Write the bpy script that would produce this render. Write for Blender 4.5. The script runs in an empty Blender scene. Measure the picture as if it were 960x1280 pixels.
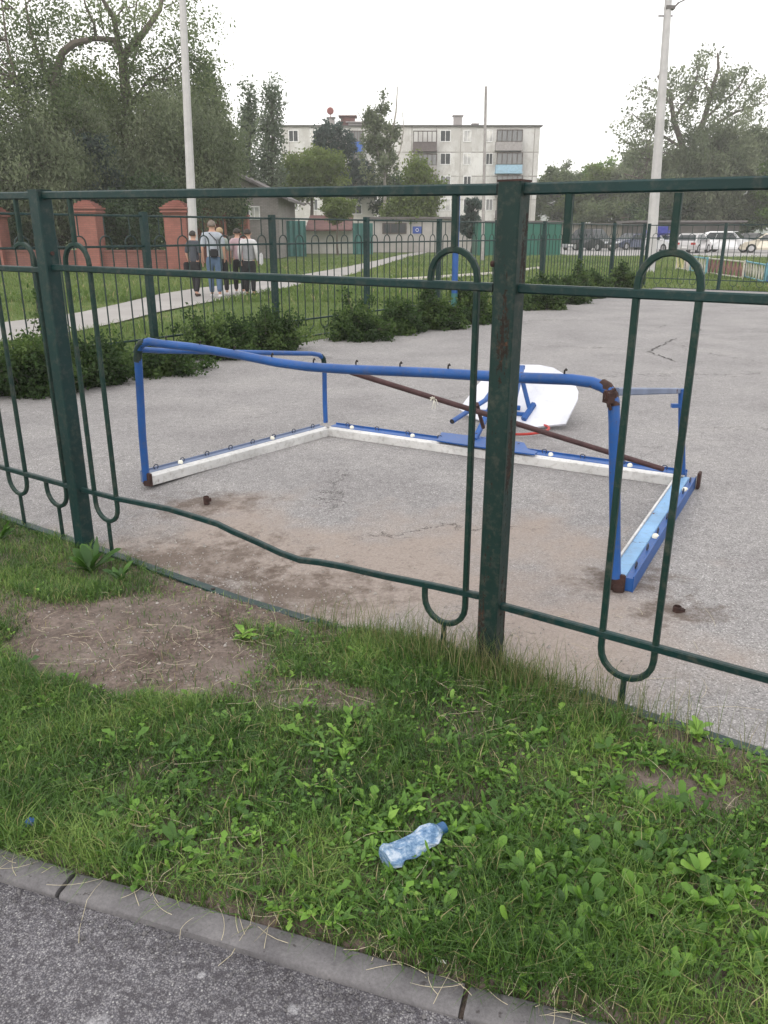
import bpy, bmesh, math, random
import numpy as np
from mathutils import Vector, Matrix
R = math.radians
random.seed(7); rng = np.random.default_rng(11)

# ------------------------------------------------------------------ camera, sky, sun, exposure
sc = bpy.context.scene
COL = sc.collection
F0 = 1000.0; CH = 1.6; PITCH = math.atan(.35)
cam_d = bpy.data.cameras.new('camera'); cam = bpy.data.objects.new('camera', cam_d); COL.objects.link(cam)
cam.location = (0, 0, CH); cam.rotation_euler = (R(90) - PITCH, 0, 0)
cam_d.sensor_fit = 'VERTICAL'; cam_d.sensor_height = 24.0; cam_d.lens = F0 / 1280 * 24.0
cam_d.clip_start = .05; cam_d.clip_end = 4000
sc.camera = cam
sc.view_settings.view_transform = 'Standard'; sc.view_settings.look = 'None'
sc.view_settings.exposure = 0.88; sc.view_settings.gamma = 1.0; sc.view_settings.use_curve_mapping = False
SUN_EL, SUN_AZ = R(34), R(205)                       # azimuth measured from +Y towards +X
w = bpy.data.worlds.new('World'); sc.world = w; w.use_nodes = True
nt = w.node_tree; nt.nodes.clear()
sky = nt.nodes.new('ShaderNodeTexSky'); sky.sky_type = 'NISHITA'; sky.sun_disc = False
sky.sun_elevation = SUN_EL; sky.sun_rotation = SUN_AZ; sky.dust_density = 3.0; sky.air_density = 1.0
mx = nt.nodes.new('ShaderNodeMix'); mx.data_type = 'RGBA'; mx.inputs[0].default_value = .88
mx.inputs[7].default_value = (10.5, 10.2, 10.0, 1)   # thin bright overcast in front of the blue
bg = nt.nodes.new('ShaderNodeBackground'); bg.inputs[1].default_value = .1
wo = nt.nodes.new('ShaderNodeOutputWorld')
nt.links.new(sky.outputs[0], mx.inputs[6]); nt.links.new(mx.outputs[2], bg.inputs[0]); nt.links.new(bg.outputs[0], wo.inputs[0])
sd = bpy.data.lights.new('sun', 'SUN'); sd.energy = .55; sd.angle = R(40); sd.color = (1, .95, .88)
so = bpy.data.objects.new('sun', sd); COL.objects.link(so)
so.rotation_euler = (R(90) - SUN_EL, 0, -SUN_AZ + R(180))
so.location = (0, 0, 30)
cy = sc.cycles
cy.max_bounces = 6; cy.diffuse_bounces = 3; cy.glossy_bounces = 3; cy.transmission_bounces = 6; cy.transparent_max_bounces = 8
cy.use_denoising = True

# ------------------------------------------------------------------ geometry helpers (photo pixel -> place on the ground)
FWD = np.array([0, math.cos(PITCH), -math.sin(PITCH)]); UPV = np.array([0, math.sin(PITCH), math.cos(PITCH)])
def ray(x, y): return FWD + np.array([1., 0, 0]) * (x - 480) / F0 + UPV * (640 - y) / F0
def G(x, y, z=0):
    r = ray(x, y); t = (z - CH) / r[2]; return np.array([r[0] * t, r[1] * t, z])
def at(x, y, Y):
    r = ray(x, y); t = Y / r[1]; return np.array([r[0] * t, Y, CH + r[2] * t])
def mpp(Y): return Y / .944 / 1000.                 # metres per photo pixel near the horizon
FA = np.array([-1.682, 4.191, 0.]); FD = np.array([.82289, -.56821, 0.]); FN = np.array([.56821, .82289, 0.]); FL = 2.53
def fence_sz(x, y):
    r = ray(x, y); o = np.array([0, 0, CH]); t = ((FA - o) @ FN) / (r @ FN); q = o + r * t
    return float((q - FA) @ FD), float(q[2])
def sdof(x, y):
    dx = x - FA[0]; dy = y - FA[1]
    return dx * FD[0] + dy * FD[1], dx * FN[0] + dy * FN[1]
def sstep(a, b, x): t = np.clip((x - a) / (b - a), 0, 1); return t * t * (3 - 2 * t)

_lat = np.random.default_rng(5).random((256, 256))
def vnoise(x, y, f=1.0, off=0):
    x = np.asarray(x, float) * f + 37.3 + off; y = np.asarray(y, float) * f + 91.7 + off * 1.7
    xi = np.floor(x).astype(int); yi = np.floor(y).astype(int); u = x - xi; v = y - yi
    u = u * u * (3 - 2 * u); v = v * v * (3 - 2 * v)
    a = _lat[xi % 256, yi % 256]; b = _lat[(xi + 1) % 256, yi % 256]; c = _lat[xi % 256, (yi + 1) % 256]; d = _lat[(xi + 1) % 256, (yi + 1) % 256]
    return (a * (1 - u) + b * u) * (1 - v) + (c * (1 - u) + d * u) * v
def fbm(x, y, f=1.0, o=4, off=0):
    s = 0; a = .5
    for i in range(o): s = s + a * vnoise(x, y, f * 2 ** i, off + i * 13); a *= .5
    return s / (1 - .5 ** o)

def hdip(x, y):                                      # worn hollow along the left part of the near fence
    s, d = sdof(np.asarray(x, float), np.asarray(y, float))
    return -.085 * np.exp(-np.where(d > 0, (d / .75) ** 2, (d / 1.0) ** 2)) * sstep(2.5, 1.4, s)
KP = np.array([-1.04, 1.74]); KD = np.array([.9554, -.2953]); KN = np.array([.2953, .9554])   # lawn edge of the kerb
def kd(x, y):
    dx = x - KP[0]; dy = y - KP[1]; a = dx * KD[0] + dy * KD[1]
    return dx * KN[0] + dy * KN[1] + .018 * np.sin((a - .75) * 1.3)     # >0: lawn side
def lawn_mask(x, y):
    s, d = sdof(x, y); return sstep(0.0, .03, kd(x, y)) * sstep(.05, -.03, d + .05 * (vnoise(x, y, 9) - .5))
def hground(x, y):
    x = np.asarray(x, float); y = np.asarray(y, float); m = lawn_mask(x, y)
    bump = .035 * (fbm(x, y, 1.6, 4) - .45) + .012 * (vnoise(x, y, 14, 3) - .5) + .009 * (vnoise(x, y, 38, 9) - .5)
    return hdip(x, y) + m * (bump + .012) - (1 - m) * .02
def ell(x, y, c, rx, ry, rot=0):
    dx = x - c[0]; dy = y - c[1]; ca, sa = math.cos(rot), math.sin(rot)
    return ((dx * ca + dy * sa) / rx) ** 2 + ((-dx * sa + dy * ca) / ry) ** 2
def bare(x, y):                                      # 1 on trodden earth
    n = (fbm(x, y, 2.6, 4, 50) - .5) * 1.5
    b1 = sstep(1.15, .75, ell(x, y, (-.98, 3.02), .62, .42, R(-35)) + n)
    b2 = .75 * sstep(1.1, .5, ell(x, y, (-1.75, 3.35), .42, .13, R(-32)) + n)
    b3 = .62 * sstep(1.1, .5, ell(x, y, (.93, 1.99), .22, .12, 0) + n)
    b4 = .85 * sstep(1.1, .6, ell(x, y, (-.72, 3.42), .55, .17, R(-35)) + n)
    b5 = .7 * sstep(1.1, .6, ell(x, y, (-.45, 2.62), .42, .12, R(-20)) + n)
    return np.maximum.reduce([b1, b2, b3, b4, b5])

# ------------------------------------------------------------------ object helpers
LOC = {}
def tag(o, label=None, cat=None, group=None, kind=None):
    if label: o['label'] = label
    if cat: o['category'] = cat
    if group: o['group'] = group
    if kind: o['kind'] = kind
    return o
def thing(name, label, cat, loc=(0, 0, 0), rz=0, group=None):
    o = bpy.data.objects.new(name, None); COL.objects.link(o); o.empty_display_size = .1
    o.location = tuple(float(v) for v in loc); o.rotation_euler = (0, 0, rz); LOC[o.name] = np.array(loc, float)
    return tag(o, label, cat, group)
def link_mesh(name, me, mat, parent=None):
    o = bpy.data.objects.new(name, me); COL.objects.link(o)
    if mat: me.materials.append(mat)
    if parent: o.parent = parent; LOC[o.name] = LOC.get(parent.name, np.zeros(3))
    return o
def mesh_np(name, V, loops, sizes, mat, parent=None, smooth=False, attr=None):
    me = bpy.data.meshes.new(name); V = np.asarray(V, np.float32); loops = np.asarray(loops, np.int32); sizes = np.asarray(sizes, np.int32)
    me.vertices.add(len(V)); me.vertices.foreach_set('co', V.ravel())
    me.loops.add(len(loops)); me.loops.foreach_set('vertex_index', loops)
    me.polygons.add(len(sizes)); st = np.concatenate([[0], np.cumsum(sizes)[:-1]]).astype(np.int32)
    me.polygons.foreach_set('loop_start', st)
    if smooth: me.polygons.foreach_set('use_smooth', np.ones(len(sizes), bool))
    if attr:
        for k, v in attr.items():
            a = me.attributes.new(k, 'FLOAT', 'POINT'); a.data.foreach_set('value', np.asarray(v, np.float32))
    me.update(calc_edges=True)
    return link_mesh(name, me, mat, parent)
class MB:
    def __init__(s): s.v = []; s.f = []; s.sm = False
    def add(s, vs, fs):
        b = len(s.v); s.v += [tuple(map(float, q)) for q in vs]; s.f += [tuple(i + b for i in f) for f in fs]; return s
    def box(s, c, d, rz=0, M=None):
        x, y, z = d[0] / 2, d[1] / 2, d[2] / 2; ca, sa = math.cos(rz), math.sin(rz)
        vs = []
        for a in (-x, x):
            for b in (-y, y):
                for e in (-z, z): vs.append((c[0] + a * ca - b * sa, c[1] + a * sa + b * ca, c[2] + e))
        return s.add(vs, [(0, 1, 3, 2), (4, 6, 7, 5), (0, 4, 5, 1), (2, 3, 7, 6), (0, 2, 6, 4), (1, 5, 7, 3)])
    def sweep(s, pts, sec, nrm=None, caps=True, closed=False):
        """sweep a closed section [(a,b)..] along pts; b runs along nrm"""
        P = [np.array(p, float) for p in pts]; n = len(P); k = len(sec); vs = []; prev = None
        for i in range(n):
            if closed: t = P[(i + 1) % n] - P[i - 1]
            else: t = P[min(i + 1, n - 1)] - P[max(i - 1, 0)]
            t = t / (np.linalg.norm(t) + 1e-9)
            if nrm is not None: N = np.array(nrm, float)
            else:
                N = prev if prev is not None else (np.array([0, 0, 1.]) if abs(t[2]) < .9 else np.array([1., 0, 0]))
            N = N - t * (N @ t); N /= np.linalg.norm(N) + 1e-9; prev = N; B = np.cross(t, N)
            sc_ = 1.0
            if 0 < i < n - 1:
                a = P[i] - P[i - 1]; b = P[i + 1] - P[i]; c = (a @ b) / (np.linalg.norm(a) * np.linalg.norm(b) + 1e-9)
                sc_ = min(1.4, 1 / max(.3, math.sqrt(max(0, (1 + c) / 2))))
            for (u, v) in sec: vs.append(P[i] + B * u * sc_ + N * v)
        fs = []
        for i in range(n if closed else n - 1):
            j = (i + 1) % n
            for q in range(k): fs.append((i * k + q, i * k + (q + 1) % k, j * k + (q + 1) % k, j * k + q))
        if caps and not closed: fs += [tuple(range(k))[::-1], tuple((n - 1) * k + q for q in range(k))]
        return s.add(vs, fs)
    def tube(s, pts, r, n=8, caps=True, closed=False):
        if not hasattr(r, '__len__'):
            return s.sweep(pts, [(r * math.cos(2 * math.pi * i / n), r * math.sin(2 * math.pi * i / n)) for i in range(n)], caps=caps, closed=closed)
        P = [np.array(p, float) for p in pts]; vs = []; fs = []; prev = None; m = len(P)
        for i in range(m):
            t = P[min(i + 1, m - 1)] - P[max(i - 1, 0)]; t /= np.linalg.norm(t) + 1e-9
            N = prev if prev is not None else (np.array([0, 0, 1.]) if abs(t[2]) < .9 else np.array([1., 0, 0]))
            N = N - t * (N @ t); N /= np.linalg.norm(N) + 1e-9; prev = N; B = np.cross(t, N)
            for q in range(n): a = 2 * math.pi * q / n; vs.append(P[i] + (B * math.cos(a) + N * math.sin(a)) * r[i])
        for i in range(m - 1):
            for q in range(n): fs.append((i * n + q, i * n + (q + 1) % n, (i + 1) * n + (q + 1) % n, (i + 1) * n + q))
        if caps: fs += [tuple(range(n))[::-1], tuple((m - 1) * n + q for q in range(n))]
        return s.add(vs, fs)
    def rect(s, pts, a, b, nrm=None, ch=.18, closed=False):
        x, y = a / 2, b / 2; c = min(a, b) * ch
        return s.sweep(pts, [(x, -y + c), (x, y - c), (x - c, y), (-x + c, y), (-x, y - c), (-x, -y + c), (-x + c, -y), (x - c, -y)], nrm=nrm, closed=closed)
    def prism(s, poly, axis, d):
        """poly: list of 3D points (planar); extruded by vector axis*d both ways"""
        n = len(poly); ax = np.array(axis, float) * d / 2
        vs = [np.array(p) - ax for p in poly] + [np.array(p) + ax for p in poly]
        return s.add(vs, [tuple(range(n))[::-1], tuple(range(n, 2 * n))] + [(i, (i + 1) % n, n + (i + 1) % n, n + i) for i in range(n)])
    def lathe(s, c, prof, n=16):
        vs = []; fs = []
        for (r, z) in prof:
            for q in range(n): a = 2 * math.pi * q / n; vs.append((c[0] + r * math.cos(a), c[1] + r * math.sin(a), c[2] + z))
        for i in range(len(prof) - 1):
            for q in range(n): fs.append((i * n + q, i * n + (q + 1) % n, (i + 1) * n + (q + 1) % n, (i + 1) * n + q))
        fs += [tuple(range(n))[::-1], tuple((len(prof) - 1) * n + q for q in range(n))]
        return s.add(vs, fs)
    def build(s, name, mat, parent=None, smooth=False, bevel=0):
        off = LOC.get(parent.name, np.zeros(3)) if parent else np.zeros(3)
        me = bpy.data.meshes.new(name); me.from_pydata([tuple(np.array(v) - off) for v in s.v], [], s.f)
        bm = bmesh.new(); bm.from_mesh(me); bmesh.ops.recalc_face_normals(bm, faces=bm.faces)
        if bevel: bmesh.ops.bevel(bm, geom=list(bm.edges), offset=bevel, segments=2, affect='EDGES', clamp_overlap=True)
        bm.to_mesh(me); bm.free()
        if smooth:
            me.polygons.foreach_set('use_smooth', [True] * len(me.polygons))
            try: me.set_sharp_from_angle(angle=R(38))
            except Exception: pass
        me.update()
        return link_mesh(name, me, mat, parent)
def copy_tree(o, parent=None):
    c = o.copy(); COL.objects.link(c)
    if parent: c.parent = parent
    for ch in list(o.children): copy_tree(ch, c)
    return c

# ------------------------------------------------------------------ materials
class NT:
    def __init__(s, name):
        s.m = bpy.data.materials.new(name); s.m.use_nodes = True; s.t = s.m.node_tree; s.t.nodes.clear()
        s.out = s.n('ShaderNodeOutputMaterial'); s.tc = s.n('ShaderNodeTexCoord')
    def n(s, t, **k):
        x = s.t.nodes.new(t)
        for a, b in k.items(): setattr(x, a, b)
        return x
    def l(s, a, b): s.t.links.new(a, b)
    def val(s, sock, v):
        if hasattr(v, 'is_linked') or isinstance(v, bpy.types.NodeSocket): s.l(v, sock)
        elif isinstance(v, (tuple, list)) and len(v) == 3 and len(sock.default_value) == 4: sock.default_value = (*v, 1)
        else: sock.default_value = v
    def coord(s, scale=(1, 1, 1), loc=(0, 0, 0)):
        m = s.n('ShaderNodeMapping'); s.l(s.tc.outputs['Object'], m.inputs[0]); m.inputs['Scale'].default_value = scale; m.inputs['Location'].default_value = loc
        return m.outputs[0]
    def noise(s, scale, detail=4, rough=.55, vec=None, dist=0):
        x = s.n('ShaderNodeTexNoise'); s.l(vec or s.tc.outputs['Object'], x.inputs['Vector'])
        x.inputs['Scale'].default_value = scale; x.inputs['Detail'].default_value = detail; x.inputs['Roughness'].default_value = rough; x.inputs['Distortion'].default_value = dist
        return x.outputs['Fac']
    def vor(s, scale, feature='F1', out='Distance', vec=None):
        x = s.n('ShaderNodeTexVoronoi', feature=feature); s.l(vec or s.tc.outputs['Object'], x.inputs['Vector']); x.inputs['Scale'].default_value = scale
        return x.outputs[out]
    def ramp(s, f, stops, interp='LINEAR'):
        x = s.n('ShaderNodeValToRGB'); s.val(x.inputs[0], f); x.color_ramp.interpolation = interp
        e = x.color_ramp.elements
        while len(e) < len(stops): e.new(.5)
        for i, (p, c) in enumerate(stops): e[i].position = p; e[i].color = (*c, 1) if hasattr(c, '__len__') else (c, c, c, 1)
        return x.outputs[0]
    def mix(s, f, a, b, mode='MIX'):
        x = s.n('ShaderNodeMix', data_type='RGBA', blend_type=mode); s.val(x.inputs[0], f); s.val(x.inputs[6], a); s.val(x.inputs[7], b); return x.outputs[2]
    def math(s, op, a, b=0, c=0, clamp=False):
        x = s.n('ShaderNodeMath', operation=op, use_clamp=clamp); s.val(x.inputs[0], a); s.val(x.inputs[1], b)
        if op in ('MULTIPLY_ADD', 'SMOOTH_MIN'): s.val(x.inputs[2], c)
        return x.outputs[0]
    def dist(s, p, scale=(1, 1, 1)):
        m = s.n('ShaderNodeVectorMath', operation='SUBTRACT'); s.l(s.tc.outputs['Object'], m.inputs[0]); m.inputs[1].default_value = p
        k = s.n('ShaderNodeVectorMath', operation='MULTIPLY'); s.l(m.outputs[0], k.inputs[0]); k.inputs[1].default_value = scale
        q = s.n('ShaderNodeVectorMath', operation='LENGTH'); s.l(k.outputs[0], q.inputs[0]); return q.outputs['Value']
    def attr(s, name):
        x = s.n('ShaderNodeAttribute', attribute_name=name); return x.outputs['Fac']
    def pr(s, col, rough=.7, metal=0, bump=None, bstr=.3, bdist=.01, spec=.5, **k):
        p = s.n('ShaderNodeBsdfPrincipled'); s.val(p.inputs['Base Color'], col); s.val(p.inputs['Roughness'], rough); s.val(p.inputs['Metallic'], metal)
        p.inputs['Specular IOR Level'].default_value = spec
        for a, b in k.items(): s.val(p.inputs[a.replace('_', ' ')], b)
        if bump is not None:
            b = s.n('ShaderNodeBump'); s.l(bump, b.inputs['Height']); b.inputs['Strength'].default_value = bstr; b.inputs['Distance'].default_value = bdist; s.l(b.outputs[0], p.inputs['Normal'])
        s.l(p.outputs[0], s.out.inputs[0]); return s.m

def m_simple(name, col, rough=.7, metal=0, var=.25, scale=6, bstr=.15, spec=.5):
    t = NT(name); n = t.noise(scale, 5, .6); c2 = tuple(v * (1 - var) for v in col); c3 = tuple(min(1, v * (1 + var * .6)) for v in col)
    return t.pr(t.ramp(n, [(.3, c2), (.7, c3)]), rough, metal, t.noise(scale * 12, 3), bstr, .003, spec)
def m_paint(name, col, rust=.5, rough=.42, under=(.10, .04, .025), chips=.5, dirt=.35, zs=1.0):
    """oil paint with dirt, chips and rust blooming through"""
    t = NT(name)
    big = t.noise(7 if zs == 1 else 22, 6, .65, vec=t.coord((1, 1, zs))); fine = t.noise(70, 4, .7)
    r = t.math('ADD', t.math('MULTIPLY', big, .72), t.math('MULTIPLY', fine, .28))
    mask = t.ramp(r, [(rust, 0), (rust + .025, 1)])
    c = t.mix(t.ramp(t.noise(3.1, 5), [(.35, 0), (.7, 1)]), tuple(v * .82 for v in col), tuple(min(1, v * 1.15) for v in col))
    c = t.mix(t.math('MULTIPLY', t.ramp(t.noise(28, 6, .7), [(.5, 0), (.75, 1)]), dirt), c, (.13, .11, .09))
    rc = t.ramp(t.noise(40, 5, .7), [(.3, tuple(v * .5 for v in under)), (.6, under), (.8, (.2, .085, .04))])
    c = t.mix(mask, c, rc)
    return t.pr(c, t.mix(mask, (rough,) * 3, (.9,) * 3), 0, spec=.3, bump=t.math('ADD', t.math('MULTIPLY', fine, .5), t.math('MULTIPLY', mask, -.4)), bstr=.35, bdist=.003)

M = {}
M['green'] = m_paint('fence green paint', (.004, .026, .026), .66, .42)
M['green_rust'] = m_paint('fence green paint rusting through', (.005, .023, .020), .55, .55, under=(.026, .018, .014), zs=.1)
M['green_thin'] = m_paint('old fence green paint', (.004, .025, .020), .70, .5)
M['blue'] = m_paint('goal blue paint', (.018, .082, .275), .625, .42, under=(.06, .03, .028))
M['blue_pale'] = m_paint('worn pale blue paint', (.17, .34, .56), .60, .4)
M['blue_grey'] = m_paint('faded grey blue paint', (.15, .19, .29), .63, .5)
M['white'] = m_paint('goal white paint', (.55, .55, .545), .65, .5, dirt=.6)
M['rust'] = m_simple('rusted steel', (.048, .023, .019), .88, .1, .55, 25, .5)
M['rustpipe'] = m_simple('rusted brown pipe', (.058, .026, .027), .7, .1, .4, 18, .4)
M['orange'] = m_paint('rim red paint', (.42, .03, .025), .7, .45)
M['board'] = m_paint('backboard white paint', (.60, .62, .68), .72, .4, dirt=.15)
M['dark'] = m_simple('dark scrap iron', (.02, .017, .015), .8)
M['hookm'] = m_simple('dull grey hook wire', (.05, .06, .09), .5, .5)
M['knob'] = m_simple('cream plastic plug', (.72, .71, .62), .5)

def m_asphalt_court():
    t = NT('court asphalt')
    ag = t.vor(210, 'F1', 'Color'); sep = t.n('ShaderNodeSeparateColor'); t.l(ag, sep.inputs[0])
    grain = t.ramp(sep.outputs[0], [(0, .35), (.22, .80), (.75, 1.0), (.92, 1.2), (1, 2.0)])
    blot = t.ramp(t.noise(1.1, 7, .62), [(.3, (.225, .216, .218)), (.5, (.27, .262, .262)), (.72, (.315, .305, .300))])
    mid = t.ramp(t.noise(14, 5, .7), [(.3, .84), (.7, 1.12)])
    c = t.mix(1, blot, mid, 'MULTIPLY')
    c = t.mix(1, c, t.ramp(t.noise(95, 3, .8), [(.3, .66), (.7, 1.28)]), 'MULTIPLY')
    pit = t.ramp(t.noise(46, 5, .85), [(.60, 0), (.66, 1)])
    c = t.mix(.8, c, grain, 'MULTIPLY')
    c = t.mix(t.math('MULTIPLY', pit, .62), c, (.09, .082, .078))
    # wind-blown sand by the near fence, with a ragged edge
    n = t.math('MULTIPLY', t.math('SUBTRACT', t.noise(1.5, 6, .6), .5), 2.4)
    s1 = t.math('ADD', t.dist((.0, 3.75, 0), (.62, .95, 1)), n); s2 = t.math('ADD', t.dist((-.95, 4.05, 0), (.9, 1.1, 1)), n)
    s3 = t.math('ADD', t.dist((.75, 2.9, 0), (1.2, 1.8, 1)), n)
    sm = t.ramp(t.math('SMOOTH_MIN', t.math('SMOOTH_MIN', s1, s2, .3), s3, .3), [(.35, .85), (1.05, 0)])
    sand = t.mix(t.ramp(t.noise(60, 5, .75), [(.35, 0), (.65, 1)]), (.235, .195, .170), (.32, .272, .240))
    sand = t.mix(t.ramp(t.noise(26, 6, .8), [(.58, 0), (.66, 1)]), sand, (.15, .122, .105))
    sand = t.mix(t.ramp(t.vor(55), [(.10, 1), (.16, 0)]), sand, (.36, .34, .32))
    c = t.mix(sm, c, sand)
    # dark humus kicked up round the sawn-off stumps
    for p, r_ in (((-1.12, 4.8, 0), 2.6), ((1.31, 3.22, 0), 4.2), ((1.15, 3.55, 0), 3.2), ((-1.1, 3.95, 0), 1.5), ((-.5, 3.55, 0), 1.7)):
        dm = t.ramp(t.math('ADD', t.dist(p, (r_ * .7, r_ * 1.2, 1)), t.math('MULTIPLY', t.math('SUBTRACT', t.noise(9, 6, .75), .5), 3.0)), [(.1, .8), (.75, 0)])
        c = t.mix(dm, c, t.mix(t.noise(90, 3), (.05, .038, .03), (.14, .105, .085)))
    # cracks
    wv = t.n('ShaderNodeVectorMath', operation='ADD'); t.l(t.coord((.38, .38, .38)), wv.inputs[0])
    nv = t.n('ShaderNodeTexNoise'); t.l(t.tc.outputs['Object'], nv.inputs['Vector']); nv.inputs['Scale'].default_value = 2.2; nv.inputs['Detail'].default_value = 6; nv.inputs['Roughness'].default_value = .75
    ks = t.n('ShaderNodeVectorMath', operation='SCALE'); t.l(nv.outputs['Color'], ks.inputs[0]); ks.inputs['Scale'].default_value = .38; t.l(ks.outputs[0], wv.inputs[1])
    cr = t.vor(1.0, 'DISTANCE_TO_EDGE', vec=wv.outputs[0])
    cm = t.math('MULTIPLY', t.ramp(cr, [(.0, 1), (.0045, 0)]), t.ramp(t.noise(.35, 3), [(.50, 0), (.56, 1)]))
    c = t.mix(t.math('MULTIPLY', cm, .9), c, (.035, .03, .028))
    b = t.math('ADD', t.math('MULTIPLY', sep.outputs[0], .5), t.math('ADD', t.math('MULTIPLY', t.noise(38, 4, .75), -.7), t.math('MULTIPLY', cm, -2)))
    return t.pr(c, .9, 0, b, .55, .006, .25)
def m_asphalt_path():
    t = NT('path asphalt')
    v = t.n('ShaderNodeTexVoronoi'); t.l(t.tc.outputs['Object'], v.inputs[0]); v.inputs['Scale'].default_value = 215
    sep = t.n('ShaderNodeSeparateColor'); t.l(v.outputs['Color'], sep.inputs[0])
    stone = t.ramp(sep.outputs[0], [(0, (.10, .10, .115)), (.4, (.17, .165, .18)), (.8, (.225, .22, .235)), (.96, (.30, .295, .30)), (1, (.42, .42, .42))])
    edge = t.ramp(v.outputs['Distance'], [(.35, 0), (.62, 1)])
    c = t.mix(t.math('MULTIPLY', edge, .75), stone, (.055, .052, .06))
    big = t.noise(34, 5, .7)
    c = t.mix(t.ramp(big, [(.50, 0), (.60, .8)]), c, (.062, .058, .066)); c = t.mix(t.ramp(t.noise(75, 5, .8), [(.56, 0), (.62, .7)]), c, (.29, .285, .30))
    c = t.mix(1, c, t.ramp(t.noise(2.3, 5), [(.3, .8), (.7, 1.12)]), 'MULTIPLY')
    # two pale patches and a few splashes
    for p, r_ in (((-.62, 1.235, 0), 13), ((-.35, 1.22, 0), 38), ((-.2, 1.30, 0), 45), ((-.42, 1.38, 0), 60), ((.12, 1.15, 0), 12)):
        d = t.ramp(t.math('ADD', t.dist(p, (r_, r_, 0)), t.math('MULTIPLY', t.math('SUBTRACT', t.noise(60, 4), .5), 1.5)), [(.2, .55), (.7, 0)])
        c = t.mix(d, c, (.42, .42, .44))
    b = t.math('ADD', t.math('MULTIPLY', v.outputs['Distance'], -.8), t.math('MULTIPLY', big, -1.4))
    return t.pr(c, .88, 0, b, .8, .006, .3)
def m_soil():
    t = NT('trodden soil and turf')
    n1 = t.noise(5, 7, .65); n2 = t.noise(45, 5, .75)
    c = t.ramp(n1, [(.3, (.085, .062, .052)), (.5, (.135, .104, .090)), (.7, (.185, .150, .132))])
    c = t.mix(1, c, t.ramp(n2, [(.35, .5), (.65, 1.35)]), 'MULTIPLY')
    c = t.mix(t.ramp(t.vor(75), [(.08, .9), (.14, 0)]), c, (.33, .30, .27))
    c = t.mix(t.ramp(t.noise(2.0, 5, .7), [(.45, 0), (.62, .4)]), c, (.22, .19, .17)); c = t.mix(t.ramp(t.noise(23, 6, .85), [(.58, 0), (.64, .7)]), c, (.06, .042, .032))
    far = t.ramp(t.dist((0, 1.0, 0), (.05, .05, 0)), [(.30, 0), (.42, 1)])
    g = t.ramp(t.noise(.8, 7, .7), [(.3, (.055, .085, .026)), (.5, (.085, .125, .036)), (.7, (.135, .15, .055))])
    g = t.mix(1, g, t.ramp(t.noise(9, 5, .75), [(.3, .6), (.7, 1.35)]), 'MULTIPLY')
    c = t.mix(far, c, g)
    return t.pr(c, .95, 0, t.math('ADD', t.math('MULTIPLY', n2, .8), t.math('MULTIPLY', n1, .5)), .8, .012, .15)
def m_blade(name, stops, dry=(.33, .29, .15), dryp=.93, trans=.35, rough=.5):
    t = NT(name); v = t.attr('var'); h = t.attr('h')
    c = t.ramp(v, stops)
    c = t.mix(t.ramp(v, [(dryp, 0), (min(.999, dryp + .01), 1)]), c, dry)
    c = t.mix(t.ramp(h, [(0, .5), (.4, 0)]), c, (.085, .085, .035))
    d = t.n('ShaderNodeBsdfPrincipled'); t.l(c, d.inputs['Base Color']); d.inputs['Roughness'].default_value = rough; d.inputs['Specular IOR Level'].default_value = .35
    tr = t.n('ShaderNodeBsdfTranslucent'); t.l(c, tr.inputs[0])
    mxs = t.n('ShaderNodeMixShader'); mxs.inputs[0].default_value = trans; t.l(d.outputs[0], mxs.inputs[1]); t.l(tr.outputs[0], mxs.inputs[2]); t.l(mxs.outputs[0], t.out.inputs[0])
    return t.m
M['court'] = m_asphalt_court(); M['path'] = m_asphalt_path(); M['soil'] = m_soil()
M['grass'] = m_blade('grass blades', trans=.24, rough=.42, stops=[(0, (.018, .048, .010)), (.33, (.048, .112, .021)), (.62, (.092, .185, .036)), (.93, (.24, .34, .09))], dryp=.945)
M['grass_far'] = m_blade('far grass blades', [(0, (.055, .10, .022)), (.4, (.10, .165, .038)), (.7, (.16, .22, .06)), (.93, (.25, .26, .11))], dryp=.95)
M['weed'] = m_blade('broad weed leaves', [(0, (.028, .075, .018)), (.45, (.08, .18, .028)), (.75, (.15, .30, .04)), (1, (.24, .40, .07))], dryp=1.0, trans=.3, rough=.42)
M['straw'] = m_blade('dry straw', [(0, (.30, .26, .15)), (.5, (.42, .37, .22)), (1, (.55, .50, .33))], dryp=1.0, trans=.2, rough=.6)
def leafmat(name, a, b, c, trans=.3): return m_blade(name, [(0, a), (.5, b), (1, c)], dryp=1.0, trans=.5, rough=.7)
M['lf_elm'] = leafmat('elm leaves', (.055, .085, .035), (.12, .165, .07), (.22, .265, .13))
M['lf_grey'] = leafmat('grey green willow leaves', (.075, .10, .055), (.15, .185, .105), (.26, .295, .185))
M['lf_dark'] = leafmat('dark leaves', (.020, .042, .020), (.055, .095, .042), (.12, .175, .075))
M['lf_pop'] = leafmat('poplar leaves', (.075, .105, .065), (.13, .17, .11), (.20, .245, .16))
M['lf_yg'] = leafmat('yellow green leaves', (.085, .125, .030), (.13, .18, .045), (.19, .24, .075))
M['lf_bright'] = leafmat('bright green leaves', (.06, .12, .02), (.11, .20, .035), (.17, .27, .06))
M['lf_blue'] = leafmat('blue green leaves', (.035, .060, .052), (.06, .092, .082), (.095, .13, .115))
M['lf_shrub'] = leafmat('shrub leaves', (.016, .036, .011), (.042, .082, .022), (.11, .17, .045))
M['bark'] = m_simple('grey brown bark', (.105, .088, .075), .95, 0, .4, 3, .6)
M['bark_pale'] = m_simple('pale bark', (.30, .28, .25), .9, 0, .3, 3, .4)
M['concrete'] = m_simple('pole concrete', (.46, .45, .46), .85, 0, .14, 2.5, .4)
M['kerb'] = None
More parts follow.
